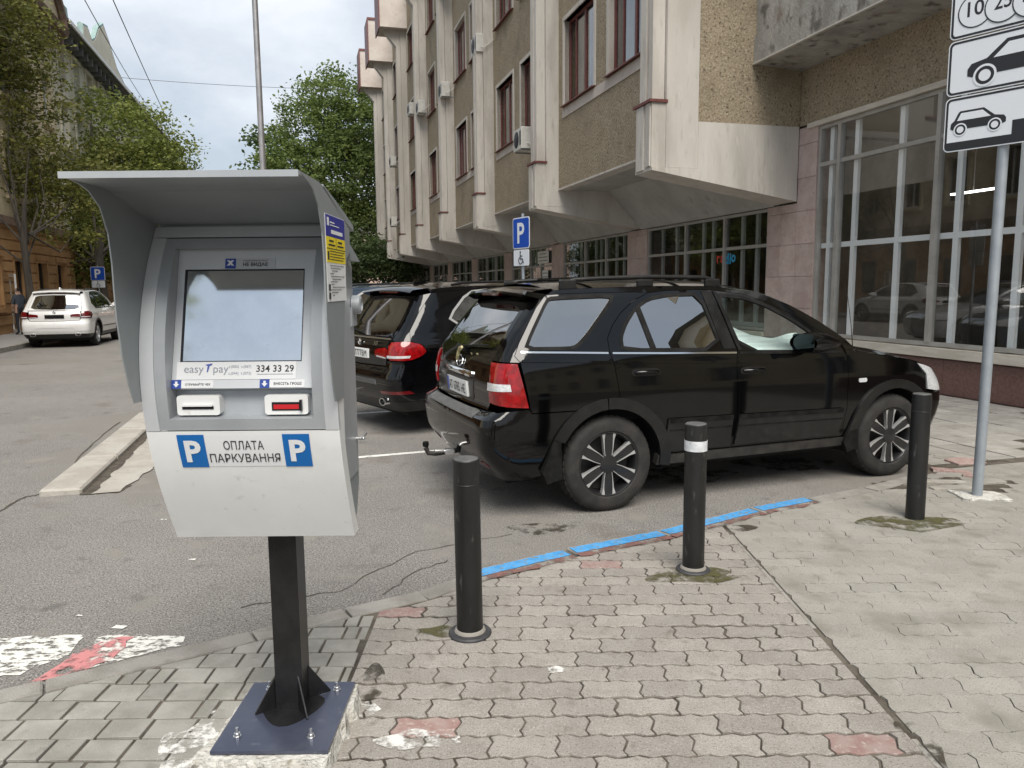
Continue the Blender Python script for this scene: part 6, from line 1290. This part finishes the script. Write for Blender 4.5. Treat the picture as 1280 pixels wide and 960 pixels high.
# handles, mirror, marker, aerial, rails
for x, z in ((1.29, 1.055), (2.27, 1.025)):
    hs = K.panel('handle_cup', smooth_poly([(x - .11, z - .028), (x + .10, z - .028), (x + .12, z), (x + .10, z + .028), (x - .11, z + .028), (x - .13, z)], 1), 'trim_black', off=.002, gap=0, rim=.003)
    for sg, par in ((1, hs[0]), (-1, hs[1])):
        p0, p1, p2, p3 = K.P(x - .10, z, .004), K.P(x - .06, z, .034), K.P(x + .06, z, .034), K.P(x + .10, z, .004); b = MB(); b.tube([(p.x, -p.y * sg, p.z) for p in (p0, p1, p2, p3)], [.012, .015, .015, .012], 8); b.build('door_handle', KM, par, 50)
for sg in (1, -1):
    b = MB(); rows = []
    for t in np.linspace(0, 1, 9):
        a = .5 + .5 * math.sin(math.pi * min(t * 1.3, 1) - .4) if t < .9 else .6
        hgt = .085 * (math.sin(math.pi * (t * .62 + .25)) ** .5); x = 2.665 + .24 * t; rows.append([(x + .02 * math.cos(u), -sg * (1.02 + .135 * math.cos(u)), 1.235 + hgt * math.sin(u)) for u in np.linspace(0, 2 * math.pi, 17)])
    b.grid(rows); n_ = len(b.v); b.f.append(tuple(range(n_ - 17, n_ - 1))); mi = b.build('door_mirror', KM, K.root, 50)
    b = MB(); pr = rrect(-.125, .125, -.07, .072, .03); b.prism(pr, 0, .004, lambda a, z, h: (2.668 - h, -sg * (1.02 + a), 1.235 + z)); b.build('mirror_glass', 'mirror_dark', mi)
    b = MB(); b.cbox(2.82, 2.94, min(-sg * .84, -sg * .96), max(-sg * .84, -sg * .96), 1.165, 1.21, .012); b.build('mirror_stalk', 'trim_black', mi)
K.panel('side_marker', rrect(3.36, 3.45, .870, .905, .012), 'lens_clear', off=.006, gap=0, rim=.008)
b = MB(); p = K.P(3.33, 1.135); b.tube([(p.x, -p.y + .02, p.z - .01), (p.x - .03, -p.y + .02, p.z + .20), (p.x - .11, -p.y + .02, p.z + .58)], [.005, .003, .0015], 6); b.cbox(p.x - .02, p.x + .02, -p.y, -p.y + .04, p.z - .01, p.z + .02, .006); b.build('aerial', 'trim_black', K.root)
for sg in (1, -1):
    y = .60; b = MB(); b.tube([(.72, -sg * y, 1.725), (.84, -sg * y, 1.752), (1.05, -sg * y, 1.762), (1.5, -sg * y, 1.772), (2.0, -sg * y, 1.765), (2.12, -sg * y, 1.735)], .017, 8); rl = b.build('roof_rail', 'trim_black', K.root, 50)
    for x in (.78, 1.45, 2.08): MB().cbox(x - .07, x + .07, -sg * y - .022, -sg * y + .022, ROOFZ(x) + .0, 1.755, .012).build('rail_foot', 'trim_black', rl)
for x in (1.05, 1.85): MB().box(x - .02, x + .02, -.60, .60, 1.764, 1.778).build('cross_bar', 'trim_black', K.root)
for ax in (A1, A2):
    for sg in (1, -1): make_wheel(K.root, ax, sg, .905 if ax == A1 else .90, WR, .245, 'six')
# ================================================================== second body shape, shared by the other parked cars
M('satin_chrome', (.82, .82, .80), .30, metal=.85)
def big_suv(name, label, loc, rz, mat, chrome_dlo=True, plate='', badge=True, lens='lens_red', wheel='five', group='cars parked in the bays', body_lower=None):
    C = Car(name, label, loc, rz,
        rear=[(.15, .26), (.30, .17), (.40, .07), (.55, .01), (.68, .0), (.76, .02), (.82, .055), (.95, .05), (1.06, .075), (1.12, .11), (1.17, .16), (1.24, .22), (1.58, .46), (1.64, .50), (1.70, .58), (1.82, .8)],
        front=[(.15, 4.55), (.30, 4.74), (.55, 4.86), (.75, 4.86), (.86, 4.80), (.95, 4.70), (1.02, 4.62), (1.08, 5.1), (1.82, 5.2)],
        half=[(.15, .82), (.28, .905), (.40, .945), (.65, .968), (.85, .966), (1.0, .962), (1.07, .945), (1.12, .918), (1.20, .890), (1.40, .822), (1.58, .750), (1.66, .712), (1.74, .64), (1.82, .54)],
        taper=lambda x: .06 * max(0, (1.1 - x) / 1.1) ** 2 + .09 * max(0, (x - 3.1) / 1.75) ** 2, rc=.22, rf=.40, group=group)
    R = C.RY; A1, A2, WR = .98, 3.91, .375; dk = body_lower or 'trim_black'
    zr = curve([(.50, 1.665), (.80, 1.70), (1.3, 1.722), (1.9, 1.722), (2.3, 1.70), (2.65, 1.62), (3.0, 1.48), (3.3, 1.31), (3.50, 1.16)])
    qw = [(.83, 1.345), (.88, 1.41), (1.06, 1.565), (1.20, 1.635), (1.42, 1.655), (1.40, 1.20), (1.06, 1.195)]
    rw = [(1.49, 1.655), (1.80, 1.662), (2.13, 1.655), (2.20, 1.19), (1.46, 1.20)]; fw = [(2.21, 1.652), (2.45, 1.615), (2.80, 1.48), (3.06, 1.33), (3.16, 1.175), (2.28, 1.188)]
    DT = [(1.10, 1.62), (1.24, 1.668), (1.45, 1.690), (1.8, 1.698), (2.17, 1.692), (2.48, 1.648), (2.85, 1.505), (3.15, 1.335), (3.33, 1.17)]
    rd = [(1.47, .42)] + arcpts(A1, .375, .46, 6, 66) + [(1.30, .95), (1.40, 1.12), (1.445, 1.20), (1.45, 1.690), (1.8, 1.698), (2.17, 1.692), (2.24, 1.18), (2.22, .42)]
    fd = [(2.22, .42), (2.24, 1.18), (2.17, 1.692), (2.48, 1.648), (2.85, 1.505), (3.15, 1.335), (3.33, 1.17), (3.36, 1.10), (3.37, .66), (3.33, .42)]
    C.panel('rear_door', rd, mat, holes=[rw], grid=.09); C.panel('front_door', fd, mat, holes=[fw], grid=.09)
    qp = [(.60, .79)] + arcpts(A1, .375, .46, 118, 66, 8) + [(1.30, .95), (1.40, 1.12), (1.445, 1.20), (1.45, 1.690), (1.24, 1.678), (.90, 1.668), (.62, 1.64), (.40, 1.42), (.245, 1.215), (.24, 1.10), (.38, 1.06), (.42, .985), (.36, .90), (.32, .79)]
    C.panel('quarter_panel', qp, mat, holes=[qw], grid=.06)
    C.panel('roof_side', [(.62, 1.64), (.90, 1.668), (1.24, 1.678), (1.45, 1.690)] + DT[3:] + [(3.50, 1.16), (3.3, 1.31), (3.0, 1.48), (2.65, 1.62), (2.3, 1.70), (1.9, 1.722), (1.3, 1.722), (.80, 1.70), (.60, 1.675)], mat, gap=.001, grid=.1)
    C.panel('fender', [(3.33, .42), (3.37, .66), (3.36, 1.10), (3.34, 1.165), (3.50, 1.15), (3.8, 1.10), (4.1, 1.05), (4.32, 1.0), (4.40, .86), (4.38, .70)] + arcpts(A2, .375, .46, 20, 172, 20) + [(3.42, .42)], mat, grid=.09)
    for nm, q in (('quarter_window', qw), ('rear_window', rw), ('front_window', fw)): C.panel(nm, q, 'tint_glass', off=-.006, rim=0, gap=0, grid=.15)
    dlo = [(.80, 1.34), (.87, 1.43), (1.05, 1.585), (1.19, 1.652), (1.45, 1.672), (1.80, 1.680), (2.18, 1.674), (2.46, 1.63), (2.82, 1.492), (3.10, 1.332), (3.20, 1.165), (2.25, 1.170), (1.04, 1.178)]
    C.panel('window_surround', inset(dlo, -.014), 'satin_chrome' if chrome_dlo else 'trim_matte', holes=[inset(dlo, .014)], off=.004, gap=0, rim=.012, grid=.4)
    C.panel('door_pillar', [(1.415, 1.66), (1.495, 1.66), (1.465, 1.19), (1.395, 1.19)], 'trim_matte', off=.002, gap=0, rim=.006); C.panel('door_pillar', [(2.125, 1.66), (2.215, 1.655), (2.285, 1.18), (2.195, 1.18)], 'trim_matte', off=.002, gap=0, rim=.006)
    C.ribbon('swage_line', [(.46, 1.015), (1.4, .985), (2.4, .965), (3.3, .945)], .014, mat, off=.007, h=.008)
    C.panel('sill', [(1.47, .41), (3.36, .41), (3.42, .32), (1.44, .32)], dk, off=.006, gap=0, rim=.05, grid=.15)
    C.ribbon('side_moulding', [(1.56, .60), (2.20, .595), (3.30, .59)], .03, 'trim_black', off=.010)
    for cx_, a0, a1 in ((A1, -6, 160), (A2, 20, 184)): C.panel('wheel_arch', arcpts(cx_, .375, .445, a0, a1, 22) + arcpts(cx_, .37, .50, a1, a0, 22), dk, off=.012, gap=0, rim=.05, grid=.2)
    b = MB(); b.box(.30, 4.55, -.68, .68, .22, .44); b.box(.32, .54, -.86, .86, .34, .76); b.box(1.50, 3.42, -.86, .86, .30, .60); b.box(4.40, 4.60, -.74, .74, .30, .78); b.box(.5, 4.5, -.6, .6, .441, .80); b.build('underbody', 'underbody', C.root)
    for ax in (A1, A2):
        for sg in (-1, 1): pr = arcpts(ax, .375, .48, -10, 190, 14); MB().grid([[(x, sg * .60, z) for x, z in pr], [(x, sg * .92, z) for x, z in pr]]).build('wheel_well', 'underbody', C.root)
    MB().box(.6, 3.35, -.72, .72, .66, 1.02).build('cabin_floor', 'cabin', C.root)
    for x in (2.6, 1.65):
        for y in (-.38, .38): seat(C, x, y, .95)
    roof_patch(C, zr, .60, 2.62, .05, mat)
    rows = []
    for t in np.linspace(0, 1, 9):
        x = 2.62 + .88 * t; z = zr(x); w = C.P0(x, z).y; rows.append([(x + .12 * (1 - q * q) * t ** .5, -w * q, z + .045 * (1 - q * q)) for q in np.linspace(-1, 1, 13)])
    MB().grid(rows).build('windscreen', 'smoke_glass', C.root, 60)
    hz = curve([(3.48, 1.165), (3.8, 1.105), (4.1, 1.055), (4.35, .995), (4.55, .93), (4.72, .85)]); rows = []
    for x in np.linspace(3.5, 4.70, 16):
        z = hz(x); w = min(C.P0(x, z).y, .82 + (4.7 - x) * .3); rows.append([(x + .14 * (1 - q * q) * ((x - 3.5) / 1.2), -w * q, z + .05 * (1 - q * q) * (1 - ((x - 3.5) / 1.2) ** 3)) for q in np.linspace(-1, 1, 15)])
    MB().grid(rows).build('bonnet', mat, C.root, 50)
    C.panel('headlight', [(4.33, .99), (4.41, .86), (4.43, .78), (4.62, .76), (5.0, .78), (5.03, .85), (4.75, .92)], 'lens_clear', off=.003, gap=.003, rim=.02)
    C.panel('front_bumper', [(4.40, .76), (4.39, .60), (4.40, .32), C.FY(0, .30), C.FY(0, .74), (5.0, .77), (4.62, .75)], mat, gap=.002, rim=.02); C.panel('front_grille', [(5.05, .77), C.FY(0, .75), C.FY(0, .92), (5.05, .90)], 'chrome', gap=.002)
    # rear
    tg = [R(.66, .82), R(.70, .93), R(.68, 1.09), R(.72, 1.13), R(.71, 1.24), R(.665, 1.45), R(.62, 1.60), R(0, 1.62)]; tg = tg + [R(-y_, z_) for y_, z_ in ((.62, 1.60), (.665, 1.45), (.71, 1.24), (.72, 1.13), (.68, 1.09), (.70, .93), (.66, .82), (0, .81))]
    gl_ = smooth_poly([R(.65, 1.165), R(.60, 1.40), R(.555, 1.565), R(0, 1.585), R(-.555, 1.565), R(-.60, 1.40), R(-.65, 1.165), R(0, 1.145)], 1)
    C.panel('tailgate', tg, mat, holes=[gl_], sides=(1,), step=.07, grid=.07); C.panel('rear_screen', gl_, 'tint_glass', sides=(1,), off=-.003, rim=0, gap=0, grid=.12)
    C.panel('pillar_skin', [R(.69, 1.085), R(.725, 1.13), R(.715, 1.24), R(.67, 1.45), R(.625, 1.605), (.62, 1.64), (.40, 1.42), (.245, 1.215), (.24, 1.10)], mat, gap=.002)
    lt = C.panel('tail_light', smooth_poly([R(.70, 1.085), (.20, 1.10), (.36, 1.065), (.42, .985), (.34, .925), (.20, .885), R(.705, .89)], 1), lens, off=.012, gap=.003, rim=.02, grid=.04)
    li = C.panel('tail_light_inner', smooth_poly([R(.69, 1.035), R(.42, 1.00), R(.43, .915), R(.69, .895)], 1), lens, off=.010, gap=.003, rim=.02, grid=.05)
    C.panel('reflector_strip', [R(.715, .945), (.22, .945), (.20, .915), R(.715, .91)], 'lens_clear', lt, off=.0145, gap=.002, rim=.004); C.panel('reflector_strip', [R(.68, .922), R(.47, .935), R(.47, .918), R(.68, .905)], 'lens_clear', li, off=.0125, gap=.001, rim=.004)
    C.panel('rear_bumper', [R(0, z_) for z_ in np.linspace(.79, .43, 8)] + [R(0, .42), R(.55, .42), (.35, .42), (.515, .42)] + arcpts(A1, .375, .46, 172, 119, 8) + [(.60, .79), (.32, .79), (.36, .90), (.20, .875), R(.705, .88), R(.665, .81), R(0, .80)], mat, gap=.001, rim=.02, grid=.06, step=.05)
    C.panel('rear_skirt', [R(0, z_) for z_ in np.linspace(.40, .29, 4)] + [R(0, .28), R(.6, .28), (.40, .30), (.525, .34), (.52, .415), (.35, .415), R(.55, .415), R(0, .415)], dk, off=-.004, gap=0, rim=.03)
    C.panel('bumper_trim', [R(.52, .60), R(.50, .655), R(-.50, .655), R(-.52, .60)], 'bumper_step' if mat != 'paint_white' else mat, sides=(1,), off=.008, gap=0, rim=.02)
    C.panel('bumper_reflector', [R(.60, .50), R(.60, .535), (.20, .545), (.26, .51)], 'lens_dark_red' if mat != 'paint_white' else 'paint_white', off=.005, gap=0, rim=.006)
    for sg in (1, -1):
        p = C.P(*R(.58, .41)); b = MB(); b.lathe([(.045, .12), (.052, .0), (.052, -.035), (.042, -.035), (.040, .05), (.001, .06)], 18, lambda x, y, z: (p.x + z, -sg * .60 + y * 1.5, .40 + x * .85)); b.build('exhaust', 'chrome', C.root, 40)
    C.ribbon('tailgate_chrome', [R(y_, 1.120) for y_ in np.linspace(.70, -.70, 15)], .016, 'chrome', sides=(1,), off=.010)
    C.panel('number_plate', [R(-.26, .885), R(.26, .885), R(.26, .995), R(-.26, .995)], 'plate_white' if mat != 'paint_white' else 'trim_matte', sides=(1,), off=.012, gap=0, rim=.012)
    if plate: plate_text(C, plate, .94, .07, .44, .016)
    if badge:
        p = C.P(*R(0, 1.065), .012); b = MB(); b.lathe([(.042, .0), (.042, .008), (.034, .010)], 24, lambda x, y, z: (p.x - z, y, p.z + x)); em = b.build('emblem', 'chrome', C.root, 40)
        for k in range(4): b = MB(); b.add([(p.x - .011, 0, p.z)] + [(p.x - .011, .032 * math.cos(t), p.z + .032 * math.sin(t)) for t in np.linspace(k * math.pi / 2, (k + 1) * math.pi / 2, 6)], [tuple(range(7))]); b.build('emblem_quarter', 'plate_white' if k % 2 else 'bezel_black', em)
        me = text_mesh('X5', .10, .045, 0, .02)
        for v in me.vertices: s, z = R(.40 + v.co.x, 1.065 + v.co.y); q = C.P(s, z, .006); v.co = (q.x, -q.y, q.z)
        link('lettering', me, 'chrome', C.root)
    rows = []
    for t in np.linspace(-1, 1, 17): y = .64 * t; rows.append([(.66, -y, 1.735 - .03 * t * t), (.42, -y, 1.705 - .03 * t * t), (.385, -y, 1.675 - .03 * t * t), (.47, -y, 1.640 - .03 * t * t), (.62, -y, 1.63 - .03 * t * t)])
    sp_ = MB().grid(rows).build('spoiler', mat, C.root, 35); MB().box(.43, .46, -.25, .25, 1.640, 1.658).build('brake_lamp', 'lens_dark_red', sp_)
    b = MB(); b.prism([(.78, 1.745), (1.0, 1.760), (.80, 1.815)], -.018, .018, lambda a, z, h: (a, h, z)); b.build('roof_fin', mat, C.root)
    wp_ = [C.P(*R(y_, z_), .02) for y_, z_ in ((0, 1.15), (-.25, 1.175), (-.45, 1.20))]; MB().tube([(p.x, -p.y, p.z) for p in wp_], .009, 6).build('rear_wiper', 'trim_matte', C.root)
    for x in (1.62, 2.50):
        z = 1.005 if x < 2 else .985
        for sg in (1, -1): ps = [C.P(x - .1, z, .004), C.P(x - .07, z, .032), C.P(x + .07, z, .032), C.P(x + .1, z, .004)]; MB().tube([(p.x, -p.y * sg, p.z) for p in ps], .014, 8).build('door_handle', mat, C.root, 50)
    for sg in (1, -1):
        b = MB(); rows = []
        for t in np.linspace(0, 1, 8): hg = .085 * math.sin(math.pi * (t * .78 + .17)) ** .5; rows.append([(3.05 + .2 * t, -sg * (1.06 + .13 * math.cos(u)), 1.25 + hg * math.sin(u)) for u in np.linspace(0, 2 * math.pi, 15)])
        b.grid(rows); n_ = len(b.v); b.f.append(tuple(range(n_ - 15, n_ - 1))); b.f.append(tuple(range(0, 14))); b.cbox(3.1, 3.2, min(-sg * .86, -sg * .98), max(-sg * .86, -sg * .98), 1.17, 1.215, .01); b.build('door_mirror', mat, C.root, 50)
        b = MB(); b.tube([(.95, -sg * .64, 1.735), (1.1, -sg * .64, 1.76), (2.0, -sg * .64, 1.775), (2.45, -sg * .64, 1.735)], .015, 8); b.build('roof_rail', 'trim_black', C.root, 50)
    for ax in (A1, A2):
        for sg in (1, -1): make_wheel(C.root, ax, sg, .935, WR, .25, wheel)
    return C
def rear_center(c0, th): return (c0[0], c0[1], 0)
TH2 = rad(36)
big_suv('parked_suv', 'black SUV with chrome window surround parked beyond the car with the tow hitch', rear_center((-1.86, 9.15), TH2), TH2, 'paint_black2', plate='AE7777BM')
d2 = Vector((-math.sin(TH2), math.cos(TH2)))
p3 = Vector((-1.86, 9.15)) + d2 * 3.0; big_suv('parked_suv', 'blue grey car mostly hidden between the kiosk and the black SUV with chrome window surround', (p3.x, p3.y, 0), TH2, 'paint_blue')
p4 = Vector((-1.86, 9.15)) + d2 * 6.1; big_suv('parked_suv', 'silver car mostly hidden behind the blue grey car', (p4.x, p4.y, 0), TH2, 'paint_silver', chrome_dlo=False)
wl = BW(-6.05 - .965, 26.6 - .98); big_suv('parked_suv', 'white SUV parked at the far kerb in front of the green tree', (wl.x, wl.y, 0), ANG + math.pi / 2, 'paint_white', chrome_dlo=False, lens='lens_dark_red', group='cars parked at the far kerb')
